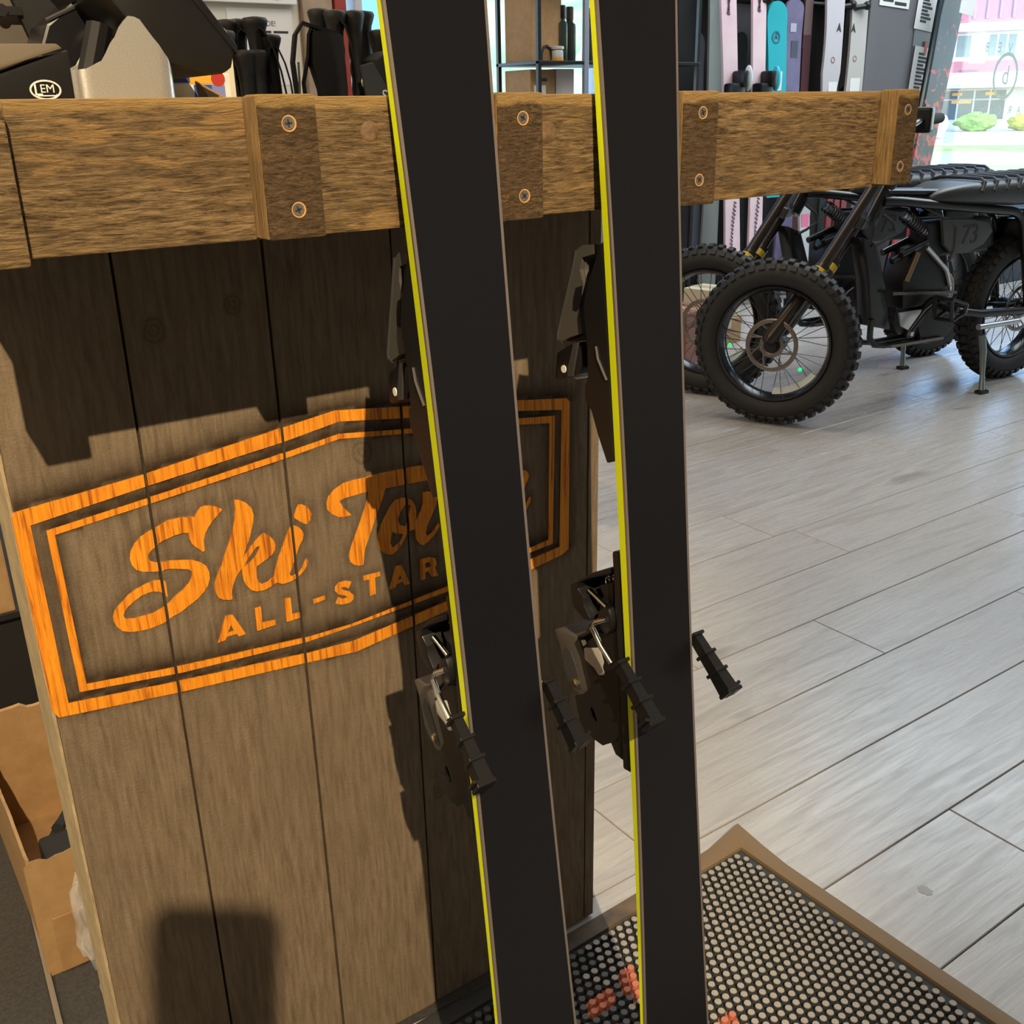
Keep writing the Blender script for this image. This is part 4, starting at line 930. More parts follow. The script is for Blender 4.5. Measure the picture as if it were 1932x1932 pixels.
wall_ski('narrow maroon ski with brownish top, left of the white ski', 4.625, 4.655, .07, .03, 1.75, C_MAR, 3.88, extras=[('bar', 1.45, 0, .03, .17, cm('dusty_rose', (.17, .11, .11)))])
wall_ski('off-white wide ski with black arrow emblem, left one of two', 4.735, 4.755, .155, 1.02, 1.62, C_WHT, 3.80, tip=.9, tail=2.2, extras=[('tri', 1.375, .03, .018, .022, INK), ('ring', 1.22, .0, .013, 0, cm('rust_print', (.25, .10, .10))), ('bar', 1.085, .02, .035, .05, PAPER), ('bar', 1.06, .03, .02, .018, INK)])
wall_ski('dark green-black ski between the two off-white skis', 4.845, 4.885, .095, .03, 1.85, C_GRN, 3.87)
wall_ski('cream wide ski with black arrow emblem, right one of two', 4.965, 4.995, .15, .90, 1.75, C_CRM, 3.83, tip=.9, tail=.3, extras=[('tri', 1.378, -.05, .018, .022, INK), ('ring', 1.23, -.02, .013, 0, cm('rust_print_b', (.25, .12, .10))), ('bar', 1.085, .0, .04, .05, PAPER), ('bar', 1.06, .0, .028, .016, INK)])
for i, (x, lb) in enumerate(((4.80, 'deep red ski low on the wall, left of three'), (4.86, 'deep red ski low on the wall, middle of three'), (4.92, 'deep red ski low on the wall, right of three'))):
    wall_ski(lb, x, x + .01, .05, .03, .82, cm('deep_red', (.20, .025, .03)) if i == 0 else bpy.data.materials['deep_red'], 3.78)
wall_ski('black ski standing right of the deep red skis', 5.04, 5.07, .12, .03, 1.1, BLACK, 3.92)
wall_ski('blue ski with pale print, low behind the bike frame', 5.42, 5.43, .11, .03, .62, speckled('blue_print', (.02, .06, .30), (.20, .35, .60), 22, .35), 3.60)
gp = thing('grey_cabinet', 'tall plain grey cabinet side beside the storefront window', 'cabinet', (5.30, 3.85, 0))
obj('body', MB().box(-.225, .40, .0, .16, 0, 2.3, .006), C_GREYP, gp); obj('dark_edge', MB().box(.175, .405, -.004, -.001, .02, 2.28), cm('slate', (.075, .075, .085)), gp)
def sheet(label, x, z, wd, hh, y, lines, rot=0., name='price_tag', cat='tag', group=None, red=False):
    t = thing(name, label, cat, (x, y, z), 0, group); t.rotation_euler = (0, rot, 0)
    obj('paper', MB().box(-wd / 2, wd / 2, -.001, .001, -hh / 2, hh / 2), PAPER, t)
    m = MB()
    for (a, b, q, h_) in lines: m.box(a * wd, b * wd, -.0022, -.0011, q * hh - h_, q * hh + h_)
    if lines: obj('print', m, INK, t, kind='stuff')
    if red: obj('red_mark', MB().box(-.012, .012, -.003, -.0011, hh * .36, hh * .62), RED, t)
    return t
ln = [(-.28, .02 + .1 * (i % 3), .36 - i * .075, .006) for i in range(10)]
sheet('white printed price tag hanging higher on the grey cabinet', 5.565, 1.50, .19, .24, 3.84, ln, .10, group='price tags')
sheet('white printed price tag with red mark, lower on the grey cabinet', 5.575, 1.165, .19, .26, 3.84, ln, .09, group='price tags', red=True)
sheet('narrow white label strip near the top of the grey cabinet', 5.27, 1.515, .26, .05, 3.845, [(-.4, -.05, .1, .008), (.0, .4, -.1, .008)], .05, 'label_strip', 'label')
wall_ski('tall black board leaning at the storefront window edge', 5.635, 5.345, .055, .02, 2.1, BLACK_GLOSS, 3.74, 'edge_board', 'board')
def floral():
    m = cm('floral_topsheet', (.10, .13, .17), .3); k = NT(m); v = k.coords((1, 1, 1)); n1 = k.noise(v, 16, 3, .6, .8); n2 = k.noise(v, 5, 2)
    tc = k.n('ShaderNodeTexCoord'); sx = k.n('ShaderNodeSeparateXYZ'); k.l(tc.outputs['Object'], sx.inputs[0])
    g = k.math('ADD', n1, k.math('MULTIPLY', k.math('SUBTRACT', 1.25, sx.outputs[2]), .14))
    c = k.mix(k.ramp(g, [(.60, 0.), (.635, 1.)]), (.045, .06, .08), (.55, .08, .08)); c = k.mix(k.ramp(n2, [(.55, 0.), (.7, .4)]), c, (.12, .16, .2)); k.col(c); return m
wall_ski('dark snowboard with coral flower print leaning beside the storefront window', 5.575, 5.315, .20, .02, 1.62, floral(), 3.66, 'snowboard', 'snowboard', tip=.8)
sheet('white card clipped to the top of the flower-print snowboard', 5.53, 1.525, .13, .17, 3.57, [], .12, 'board_card', 'card')
# boxes and a ball-shaped bag on the floor behind the bikes
def carton(label, x, y, w_, d_, h_, m, rz=0., z=0., name='cardboard_box'):
    t = thing(name, label, 'box', (x, y, z), rz)
    obj('box_body', MB().box(-w_ / 2, w_ / 2, -d_ / 2, d_ / 2, 0, h_, .003), m, t)
    obj('tape', MB().box(-.022, .022, -d_ / 2 - .001, d_ / 2 + .001, h_ - .04, h_ + .0008), speckled('tape', (.5, .42, .3), (.52, .44, .32), 10, .4) if 'tape' not in bpy.data.materials else bpy.data.materials['tape'], t)
    return t
carton('cream box seen through the nearer bike wheel', 3.42, 3.30, .16, .2, .13, cm('cream_card', (.60, .55, .42), .8), .2, .115)
carton('brown carton under the cream box behind the bike wheel', 3.40, 3.30, .22, .22, .115, CARD, .2)
carton('terracotta box on the floor left of the bikes', 3.06, 3.16, .24, .24, .22, cm('terracotta', (.28, .11, .07), .7), .3, name='terracotta_box')

# ------------------------------------------------------------------ ski poles in the rack beyond the counter
prk = thing('pole_rack', 'low black rack holding the ski poles beyond the counter', 'rack', (.78, 1.72, 0), .1)
obj('tray', MB().box(-.30, .30, -.14, .14, 0, .03, .005), BLACK, prk)
for y in (-.12, .12): obj('rail', MB().box(-.30, .30, y - .008, y + .008, .60, .62), BLACK, prk)
for x in (-.29, .29):
    for y in (-.12, .12): obj('post', MB().box(x - .008, x + .008, y - .008, y + .008, .03, .62), BLACK, prk)
M_GRIP = speckled('grip_rubber', (.016, .016, .017), (.03, .03, .03), 60, .6)
M_SHAFT = mat('pole_shaft', (.05, .05, .055), .3, .6); M_PINKS = mat('pink_pole_shaft', (.62, .04, .16), .35)
ordn = ['first', 'second', 'third', 'fourth', 'fifth', 'sixth', 'seventh', 'eighth', 'ninth', 'tenth', 'eleventh', 'twelfth', 'thirteenth', 'fourteenth']
def ski_pole(label, x, y, ztop, lean, style, shaft, strap):
    t = thing('ski_pole', label, 'ski pole', (x - lean[0] * .55, y - lean[1] * .55, .03), 0, 'ski poles in the rack')
    top = Vector((x, y, ztop)) - Vector(t.location); ax = top.normalized(); L = top.length; e = ax.orthogonal().normalized()
    if style == 0: pr = [(.009, 0), (.0125, .01), (.013, .03), (.0112, .045), (.0130, .06), (.0112, .075), (.0130, .09), (.0115, .105), (.0125, .118), (.0175, .138), (.019, .146), (.016, .150), (.004, .152)]
    else: pr = [(.009, 0), (.013, .01), (.0138, .06), (.0125, .10), (.0145, .122), (.0195, .136), (.0205, .141), (.018, .145), (.005, .147)]
    obj('grip', MB().lathe(pr, ax * (L - pr[-1][1]), ax, 16), M_GRIP, t, smooth=50)
    obj('shaft', MB().tube([ax * .02, ax * (L - .14)], [.006, .0085], 10), shaft, t, smooth=True)
    obj('basket', MB().lathe([(.006, .05), (.03, .052), (.032, .056), (.010, .064)], (0, 0, 0), ax, 16), BLACK, t, smooth=True)
    if strap:
        s0 = ax * (L - .02); pts = []
        for i in range(13):
            a = i / 12 * 2 * pi; pts.append(s0 + Vector((strap[0] * (1 - cos(a)) * .5 + .012 * sin(a), -.016 - .008 * sin(a), -strap[1] * (1 - cos(a)) * .5 + .004)))
        obj('strap', MB().ribbon(pts, Vector((.004, .008, 0)), .0012), BLACK_MATT, t)
    return t
pl = [(.6035, 1.168, 0), (.6125, 1.149, 1), (.650, 1.128, 0), (.657, 1.1431, 1), (.6745, 1.1444, 0), (.681, 1.0997, 1), (.7005, 1.101, 0), (.704, 1.1483, 1), (.7243, 1.1236, 1), (.8161, 1.1641, 0), (.8455, 1.1628, 0), (.8786, 1.1631, 0), (.8964, 1.1628, 1), (.925, 1.135, 0)]
for i, (x, z, st) in enumerate(pl):
    y = 1.70 + (.035 if i in (3, 4, 9, 12) else -.02 if i in (5, 6, 2) else 0.)
    x2 = x * y / 1.70
    ski_pole('black ski pole with moulded grip, %s from the left in the rack' % ordn[i], x2, y, 1 + (z - 1) * y / 1.7, (random.uniform(-.05, .0), random.uniform(-.02, .02)), st, M_PINKS if i in (11, 12) else M_SHAFT, (random.uniform(.012, .03), .10 + random.uniform(0, .04)) if i in (4, 7, 8, 10, 13) else None)
# wrist-strap bundle hanging over the poles
sb = thing('strap_bundle', 'bundle of black wrist straps draped among the ski poles', 'strap', (.775, 1.66, 1.02))
obj('strap_loop', MB().ribbon([(-.022, 0, -.06), (-.026, 0, .0), (-.030, 0, .06), (-.022, 0, .10), (-.008, 0, .118), (.012, 0, .112), (.03, 0, .108), (.05, 0, .104)], Vector((.003, .012, 0)), .0022), BLACK_MATT, sb)
obj('strap_loop', MB().ribbon([(-.010, 0, -.05), (-.014, 0, .03), (-.002, 0, .07), (.002, 0, .10), (.010, 0, .115)], Vector((.006, .010, 0)), .002), BLACK_MATT, sb)
obj('pad', MB().prism([(.004, .106), (.03, .110), (.058, .100), (.060, .02), (.050, -.06), (.022, -.05), (.012, .02), (.0, .06)], -.012, .012, 'y', bevel=.004), BLACK_MATT, sb, smooth=True)
obj('olive_trim', MB().ribbon([(-.0285, -.013, .01), (-.027, -.013, .03), (-.026, -.013, .06)], Vector((.0015, .0, 0)), .001), cm('olive_webbing', (.13, .14, .07), .8), sb)
obj('buckle', MB().torus((.092, -.02, .03), (0, 1, 0), .010, .0025, 16, 6), M_CHROME, sb, smooth=True)
hp = thing('hanging_strap', 'dark grey hanging pole strap printed with a white letter', 'strap', (.872, 1.63, 1.0))
obj('strap_body', MB().prism([(-.022, .075), (.0, .08), (.030, .03), (.034, -.03), (.02, -.045), (-.01, .0)], -.004, .004, 'y', bevel=.001), DKGREY, hp)
text('letter', 'S', .026, at(.018, -.0045, .028), PAPER, hp, .0002)
bp = thing('black_pouch', 'black padded pouch at the right end of the pole rack', 'pouch', (.925, 1.66, .93))
obj('pouch_body', MB().prism([(-.045, .155), (-.02, .170), (.02, .165), (.04, .185), (.06, .12), (.055, .02), (-.03, .0), (-.05, .06)], -.03, .03, 'y', bevel=.01), BLACK_MATT, bp, smooth=True)

# ------------------------------------------------------------------ things on the counter
k1 = 1.0 / .82
st = thing('tablet_stand', 'brushed silver tablet stand with a peaked front on the counter', 'stand', (.289, 1.03, 1.0095))
def stand_shell():
    x0, x1, y0, y1, r = -.045, .045, -.03, .06, .012; per = []
    def arc(cx, cy, a0):
        return [(cx + r * cos(a0 + i * pi / 10), cy + r * sin(a0 + i * pi / 10)) for i in range(6)]
    per += [(x0 + r + (x1 - x0 - 2 * r) * i / 14, y0) for i in range(1, 14)]
    per = arc(x0 + r, y0 + r, pi) + per + arc(x1 - r, y0 + r, 1.5 * pi) + [(x1, y0 + (y1 - y0) * i / 8) for i in range(2, 7)] + arc(x1 - r, y1 - r, 0) + [(x1 - r - (x1 - x0 - 2 * r) * i / 14, y1) for i in range(1, 14)] + arc(x0 + r, y1 - r, pi / 2) + [(x0, y1 - (y1 - y0) * i / 8) for i in range(2, 7)]
    def hgt(x):
        s_ = (x - x0) / (x1 - x0)
        pts = [(0, .031), (.12, .032), (.28, .038), (.42, .055), (.54, .070), (.62, .0755), (.70, .073), (.82, .058), (.93, .044), (1., .032)]
        for (a, b), (c_, d) in zip(pts, pts[1:]):
            if s_ <= c_: q = (s_ - a) / (c_ - a); q = q * q * (3 - 2 * q) * .5 + q * .5; return b + (d - b) * q
        return .032
    n = len(per); vs = []; fs = []
    for (x, y) in per:
        h = hgt(x); ix, iy = x * .955, (y - .015) * .955 + .015
        vs += [(x, y, 0), (x, y, h), (ix, iy, h), (ix, iy, .004)]
    for i in range(n):
        a, b = i * 4, ((i + 1) % n) * 4
        for j in range(3): fs.append((a + j, b + j, b + j + 1, a + j + 1))
    return MB().add(vs, fs)
M_SILV = speckled('bead_blasted_silver', (.60, .585, .56), (.76, .74, .71), 900, .34, .15, .85, .0004)
obj('shell', stand_shell(), M_SILV, st, smooth=True)
obj('hinge', MB().tube([(-.02, .02, .02), (.0, .03, .07)], .012, 10), BLACK, st)
tb = thing('tablet', 'black tablet screen tilted away on the silver stand', 'tablet', (.355, 1.02, 1.08))
axx = Vector((.052, .0, -.046)).normalized()
obj('tablet_body', MB().prism([(.042, -.018), (.036, -.037), (.026, -.0425), (-.030, -.032), (-.085, .040), (-.045, .075), (-.022, .062)], -.012, .16, 'y', bevel=.006), BLACK, tb, smooth=True)
obj('screen_bezel', MB().prism([(.0435, -.018), (.042, -.026), (-.022, .052), (-.026, .066), (-.022, .068)], -.0135, .162, 'y', bevel=.002), BLACK_GLOSS, tb, smooth=True)
cr_ = thing('card_reader_cradle', 'glossy black open cradle behind the silver stand', 'cradle', (.285, 1.13, 1.0095))
obj('cradle_tray', MB().prism([(-.045, .0), (.05, .0), (.07, .085), (.03, .12), (-.03, .075), (-.05, .03)], -.02, .05, 'y', bevel=.003), BLACK_GLOSS, cr_)
obj('rim', MB().tube([(-.03, -.021, .078), (.03, -.021, .105), (.055, -.021, .12), (.075, -.021, .088)], .002, 6), DKGREY, cr_, smooth=True)
lb = thing('label_machine', 'black angular device with a white oval logo at the counter corner', 'device', (.19, .86, 1.0095))
obj('housing', MB().prism([(-.11, 0), (.0165, 0), (.0165, .0385), (-.11, -.004)], -.012, .10, 'y', bevel=.003), BLACK, lb, smooth=True)
obj('lid', MB().prism([(-.11, .0005), (.0135, .0393), (.0100, .0425), (-.11, .0405)], -.0105, .10, 'y', bevel=.0015), mat('brown_grey_lid', (.12, .095, .068), .55), lb, smooth=True)
obj('logo_oval', MB().tube([(-.0035 + .0102 * cos(a * pi / 16), -.0128, .0115 + .0062 * sin(a * pi / 16)) for a in range(32)], .0007, 6, closed=True), PAPER, lb)
text('lettering', 'L', .0125, at(-.0088, -.0128, .0118), PAPER, lb, .0002); text('lettering', 'EM', .0080, at(-.0022, -.0128, .0122), PAPER, lb, .0002)
obj('logo_arrow', MB().box(-.0095, .0035, -.0130, -.0124, .0073, .0081).prism([(.0035, .0065), (.0053, .0077), (.0035, .0089)], -.0130, -.0124, 'y'), PAPER, lb)
# dark till equipment behind
tl = thing('till_monitor', 'large brown-grey back of a till monitor with a black strap, behind the counter device', 'monitor', (.28, 1.16, 1.0095))
obj('monitor_back', MB().prism([(-.12, .02), (.06, .02), (.075, .30), (-.25, .30)], .08, .10, 'y', bevel=.004), mat('brown_grey_shell', (.085, .070, .056), .6), tl)
obj('strap', MB().prism([(.006, .0), (.050, .0), (-.020, .22), (-.062, .22)], .070, .080, 'y', bevel=.002), BLACK_MATT, tl)
obj('side_panel', MB().prism([(-.16, .055), (-.06, .055), (-.105, .22), (-.20, .22)], .066, .080, 'y', bevel=.002), mat('dim_grey_shell', (.06, .06, .058), .6), tl)
obj('knob', MB().cyl((-.040, .072, .095), (-.040, .060, .095), .006, 12).box(-.045, -.02, .064, .072, .091, .099), BLACK, tl)
obj('clamp', MB().prism([(-.125, .035), (-.115, .055), (-.09, .060), (-.078, .052), (-.072, .03), (-.085, .03), (-.09, .046), (-.11, .046), (-.115, .035)], .05, .066, 'y', bevel=.001), ALU, tl)
obj('clear_sleeve', MB().prism([(.060, .12), (.085, .085), (.075, .06), (.066, .075)], .05, .052, 'y'), M_GREYTR, tl)
cb = thing('colour_box', 'small white box printed with blue, orange and red blocks under the tablet', 'box', (.425, 1.20, 1.0095))
obj('box_body', MB().box(-.04, .036, 0, .05, 0, .0365, .001), PAPER, cb)
for a, b, c_, d, cc in ((-.030, -.010, .027, .036, (.03, .05, .22)), (-.010, .022, .026, .036, (.85, .40, .04)), (-.006, .014, .002, .025, (.04, .07, .30)), (.014, .029, .004, .025, (.20, .24, .55)), (-.036, -.012, .010, .025, (.80, .72, .55))):
    obj('printed_block', MB().box(a, b, -.0008, 0, c_, d), cm('print_%d' % int(cc[2] * 100 + cc[0] * 1000), cc, .5), cb)
obj('printed_dot', MB().lathe([(.0001, .0010), (.008, .0010), (.008, 0)], (.022, 0, .031), (0, -1, 0), 18), RED, cb)
tc_ = thing('tent_card', 'small folded glossy brown tent card in front of the colour box', 'card', (.432, 1.17, 1.0095))
obj('card_face', MB().prism([(-.022, .027), (-.018, .0), (.03, .0), (.004, .013)], -.002, .0, 'y'), mat('dark_bronze_foil', (.10, .075, .045), .25, .7), tc_)
obj('card_edge', MB().tube([(-.022, -.002, .027), (.004, -.002, .013), (.03, -.002, .0)], .0012, 6).tube([(.004, -.002, .013), (-.002, -.002, .0)], .0012, 6), CARD, tc_)
kc = thing('cream_card', 'cream rounded card standing behind the tablet', 'card', (.462, 1.22, 1.0095))
obj('card_face', MB().prism([(-.03, .0), (.012, .0), (.012, .075), (.006, .084), (-.03, .086)], -.002, .002, 'y', bevel=.0008), cm('cream_plastic', (.62, .58, .46), .5), kc)

# ------------------------------------------------------------------ wall frames, shelf in front of the view window
fr = thing('framed_poster', 'white-framed poster on the back wall above the ski poles', 'poster', (1.655, 4.075, 1.40))
obj('frame', MB().box(-.21, .205, -.02, .0, 0, .03, .003).box(-.21, -.18, -.02, 0, .03, .55).box(.175, .205, -.02, 0, .03, .55).box(-.21, .205, -.02, 0, .55, .58), WHITE, fr)
obj('print', MB().box(-.18, .175, -.012, -.002, .03, .55), cm('pale_sky_print', (.52, .58, .62), .6), fr)
obj('signature', MB().tube([(.11, -.0215, .014), (.116, -.0215, .02), (.122, -.0215, .012), (.128, -.0215, .019), (.136, -.0215, .014)], .0012, 4), INK, fr)
sh_ = sheet('white printed notice on the back wall below the framed poster', 1.715, 1.25, .262, .27, 4.085, [], 0., 'wall_notice', 'notice')
text('lettering', 'INSIDE!', .026, at(.02, -.0013, .082), INK, sh_, .0002); 
obj('print', MB().box(-.10, .04, -.0022, -.0011, .050, .058).box(.05, .11, -.0022, -.0011, .050, .058).box(-.10, .02, -.0022, -.0011, .03, .037), INK, sh_, kind='stuff')
tag(obj('wall_panel', MB().box(1.38, 1.875, 4.086, 4.099, .9, 2.6, .002), cm('warm_white_panel', (.66, .63, .56), .7)), 'warm white wall panel behind the poster and notice', 'panel')
sf = thing('shelf_unit', 'black metal shelf unit in front of the view window', 'shelf', (2.94, 3.72, 0))
M_SHELFB = mat('blue_grey_post', (.30, .34, .44), .4, .5)
for x in (-.277, .60):
    for y in (-.14, .14): obj('post', MB().box(x - .008, x + .008, y - .008, y + .008, 0, 2.0), BLACK, sf)
obj('post', MB().box(-.052, -.028, -.152, -.136, 0, 2.0, .002), M_SHELFB, sf)
for z in (.28, .72, 1.010, 1.175, 1.52): obj('shelf_board', MB().box(-.285, .61, -.15, .15, z, z + .014, .002), BLACK, sf)
def shelf_box(label, x, y, w_, d_, h_, z, m, rz=0.):
    t = thing('shelf_box', label, 'box', (x, y, z), rz); obj('box_body', MB().box(-w_ / 2, w_ / 2, -d_ / 2, d_ / 2, 0, h_, .002), m, t); return t
t = shelf_box('brown cardboard carton on the upper shelf with black arch print', 2.77, 3.76, .17, .16, .30, 1.189, CARD, .12)
obj('arch_print', MB().tube([(-.03, -.081, .0), (-.03, -.081, .03), (-.018, -.081, .055), (.0, -.081, .06), (.018, -.081, .05), (.026, -.081, .02), (.026, -.081, 0)], .006, 6), INK, t)
t = shelf_box('brown cardboard carton with white label on the lower shelf', 2.735, 3.74, .125, .18, .135, 1.024, CARD)
obj('hand_hole', MB().box(-.018, .022, -.0915, -.090, .090, .102), INK, t); obj('label', MB().box(-.045, .015, -.0915, -.090, .0, .075), PAPER, t)
t = shelf_box('white box beside the carton on the lower shelf', 2.855, 3.74, .095, .17, .138, 1.024, cm('pinkish_white_card', (.66, .58, .56), .7))
obj('side_print', MB().box(.0478, .0484, -.08, .08, .01, .13), cm('periwinkle', (.35, .42, .75), .6), t)
def bottle(label, x, y, r, h, m, cap, grp):
    t = thing('bottle', label, 'bottle', (x, y, 1.189), 0, grp)
    obj('bottle_body', MB().lathe([(r * .9, 0), (r, .006), (r, h - .02), (r * .95, h - .006), (r * .6, h), (r * .55, h + .012)], (0, 0, 0), (0, 0, 1), 20), m, t, smooth=True)
    obj('cap', MB().lathe([(r * .62, h + .01), (r * .64, h + .012), (r * .64, h + .055), (r * .58, h + .06)], (0, 0, 0), (0, 0, 1), 16), cap, t, smooth=True); return t
M_BOT = mat('dark_green_glass', (.035, .045, .035), .2)
bottle('dark green bottle with black cap beside the blue-grey post', 2.872, 3.70, .026, .155, M_BOT, BLACK, 'dark bottles on the upper shelf')
bottle('dark green bottle right of the blue-grey shelf post', 2.945, 3.74, .026, .155, M_BOT, cm('brown_cap', (.12, .07, .04), .5), 'dark bottles on the upper shelf')
bottle('dark green bottle at the right side of the upper shelf', 3.03, 3.72, .026, .150, M_BOT, BLACK, 'dark bottles on the upper shelf')
j = thing('jar', 'small clear jar with orange contents on the upper shelf', 'jar', (2.82, 3.66, 1.189))
obj('jar_glass', MB().lathe([(.022, 0), (.024, .004), (.024, .040), (.020, .046)], (0, 0, 0), (0, 0, 1), 18), C_CLEAR, j, smooth=True); obj('contents', MB().lathe([(.0242, .002), (.0245, .004), (.0245, .014), (.0242, .016)], (0, 0, 0), (0, 0, 1), 18), cm('orange_fill', (.8, .35, .03), .5), j); obj('lid', MB().lathe([(.024, .046), (.026, .047), (.026, .056), (.024, .058)], (0, 0, 0), (0, 0, 1), 18), C_CLEAR, j)

# ------------------------------------------------------------------ behind the counter, low left
M_MATD = speckled('dark_grey_carpet', (.030, .028, .027), (.05, .046, .043), 220, .95, .6)
M_MATE = mat('pale_mat_edge', (.20, .17, .13), .9)
fmm = thing('floor_runner', 'dark grey floor runner with pale edge behind the counter', 'mat', (.09, 1.34, 0), -.065)
obj('runner', MB().box(-1.2, -.004, -.55, .40, 0, .008, .002), M_MATD, fmm); obj('binding', MB().box(-.004, .003, -.55, .40, 0, .010, .002), M_MATE, fmm)
obj('bare_strip', MB().box(.003, .5, -.5, .40, 0, .003), M_MATD, fmm)
bc = thing('shelf_shadow_block', 'added black block standing for the shelf shadow behind the counter', 'cabinet', (-.25, 1.90, 0))  # added black block in place of the dark shadow under a shelf
obj('shadow_block_body', MB().box(-.45, .70, -.24, .24, 0, .27, .004), mat('shelf_shadow_black', (.012, .011, .011), .6), bc); obj('top', MB().box(-.46, .71, -.26, .25, .27, .283, .002), mat('shelf_shadow_black_top', (.014, .013, .013), .5), bc)
carton('closed brown carton on the black shadow block behind the counter', .055, 1.74, .26, .2, .26, CARD, .0, .283)
ob = thing('open_carton', 'open torn-edged cardboard carton on the floor behind the counter', 'box', (.18, 1.146, .003), .0)
W0, D0 = .20, .34
def torn(x0, y0, x1, y1, h, th, seed):
    rnd = random.Random(seed); n = 22; vs = []; fs = []; dx, dy = x1 - x0, y1 - y0; L = math.hypot(dx, dy); nx, ny = -dy / L * th, dx / L * th
    for i in range(n + 1):
        s_ = i / n; hh = h + rnd.uniform(-.006, .004) ; x, y = x0 + dx * s_, y0 + dy * s_
        vs += [(x, y, 0), (x, y, hh), (x + nx, y + ny, hh - .002), (x + nx, y + ny, 0)]
    for i in range(n):
        a, b = i * 4, i * 4 + 4
        for j_ in range(4): fs.append((a + j_, b + j_, b + (j_ + 1) % 4, a + (j_ + 1) % 4))
    fs += [(3, 2, 1, 0), tuple(n * 4 + q for q in range(4))]
    return MB().add(vs, fs)
obj('front_wall', torn(-.1024, 0, .10, 0, .172, .004, 1), CARD, ob); obj('side_wall', torn(-.0985, D0, -.0985, .0048, .178, .004, 2), CARD, ob)
obj('side_wall', torn(.10, .0048, .10, D0, .20, .004, 3), CARD, ob); obj('back_wall', torn(.10, D0, -.0985, D0, .20, .004, 4), CARD, ob)
obj('bottom', MB().box(-.096, .098, .006, D0 - .002, .001, .004), CARD, ob)
obj('flap', MB().box(-.085, .095, -.004, -.001, .002, .085, .001), speckled('cardboard_shadow_side', (.30, .17, .07), (.36, .21, .09), 40, .85), ob)
cbq = thing('cable_bundle', 'black cable coiled inside the open carton', 'cable', (.15, 1.27, .02))
obj('cable', MB().tube([(-.012 + .03 * sin(i * .55), -.03 + .05 * cos(i * .5), .02 + .004 * i) for i in range(30)], .008, 8), BLACK_MATT, cbq, smooth=True)
obj('plug', MB().box(-.045, -.005, -.10, -.05, .07, .135, .006), BLACK_MATT, cbq)
bgm = bpy.data.materials.new('clear_poly_film'); bgm.use_nodes = True; tt = bgm.node_tree; tt.nodes.clear()
_o = tt.nodes.new('ShaderNodeOutputMaterial'); _t = tt.nodes.new('ShaderNodeBsdfTransparent'); _g = tt.nodes.new('ShaderNodeBsdfPrincipled'); _g.inputs['Base Color'].default_value = (.7, .68, .64, 1); _g.inputs['Roughness'].default_value = .12; _m = tt.nodes.new('ShaderNodeMixShader'); _m.inputs[0].default_value = .26
tt.links.new(_t.outputs[0], _m.inputs[1]); tt.links.new(_g.outputs[0], _m.inputs[2]); tt.links.new(_m.outputs[0], _o.inputs[0])
bgp = thing('plastic_bag', 'crumpled clear plastic bag beside the open carton', 'bag', (.135, 1.075, .004))
bm = bmesh.new(); bmesh.ops.create_icosphere(bm, subdivisions=4, radius=1)
for v in bm.verts:
    d = 1 + .30 * noise.noise(v.co * 2.6) + .16 * noise.noise(v.co * 6.1); v.co = (v.co.x * .030 * d + .008, v.co.y * .035 * d, .108 + v.co.z * .078 * d)
obj('bag', MB().bm(bm), bgm, bgp, smooth=50)
obj('bag_tail', MB().prism([(-.012, .005), (.02, .0), (.022, .05), (.0, .05)], -.012, .012, 'y', bevel=.003), bgm, bgp)

# ------------------------------------------------------------------ the photographer's phone moved behind the viewpoint, on an added tripod, to cast its shadow
ph = thing('added_phone_tripod', 'black phone clamped on an added slim tripod, unseen, shadowing the counter panel', 'tripod', (-.13, -.42, 0))
loc = Vector((-.13, -.42, 0)); kk = .75; c0 = Vector((-.1025, -.355, 1.35))
def lp(a, b, d): return c0 + (Rv * a + Uv * b - Fv * d) * kk - loc
rc = [(sx_ * (.040 - .014) + .014 * cos(a0 + i * pi / 12), sy_ * (.082 - .014) + .014 * sin(a0 + i * pi / 12)) for sx_, sy_, a0 in ((1, 1, 0), (-1, 1, pi / 2), (-1, -1, pi), (1, -1, 1.5 * pi)) for i in range(7)]
mp_ = MB().prism(rc, -.004, .004, 'z'); mp_.v = [tuple(lp(-.024, -.045, 0) + (Rv * a + Uv * b + Fv * c_) * kk) for a, b, c_ in mp_.v]; obj('phone', mp_, BLACK, ph)
obj('clamp', MB().obox(lp(-.012, -.130, .004), Rv, Uv, Fv, .045, .0135, .0075, .003), BLACK_MATT, ph); obj('bracket', MB().obox(lp(-.035, -.17, .006), Rv, Uv, Fv, .023, .03, .009, .003), BLACK_MATT, ph)
nk = lp(-.035, -.20, .01); obj('column', MB().tube([nk, (nk.x, nk.y, .95), (nk.x, nk.y, .60)], [.010, .012, .012], 12), BLACK, ph, smooth=True)
for i in range(3):
    a = 2 * pi * i / 3 + .9; obj('leg', MB().tube([(nk.x, nk.y, .90), (nk.x + .26 * cos(a), nk.y - .10 + .26 * sin(a), .006)], [.010, .008], 10), BLACK, ph, smooth=True)

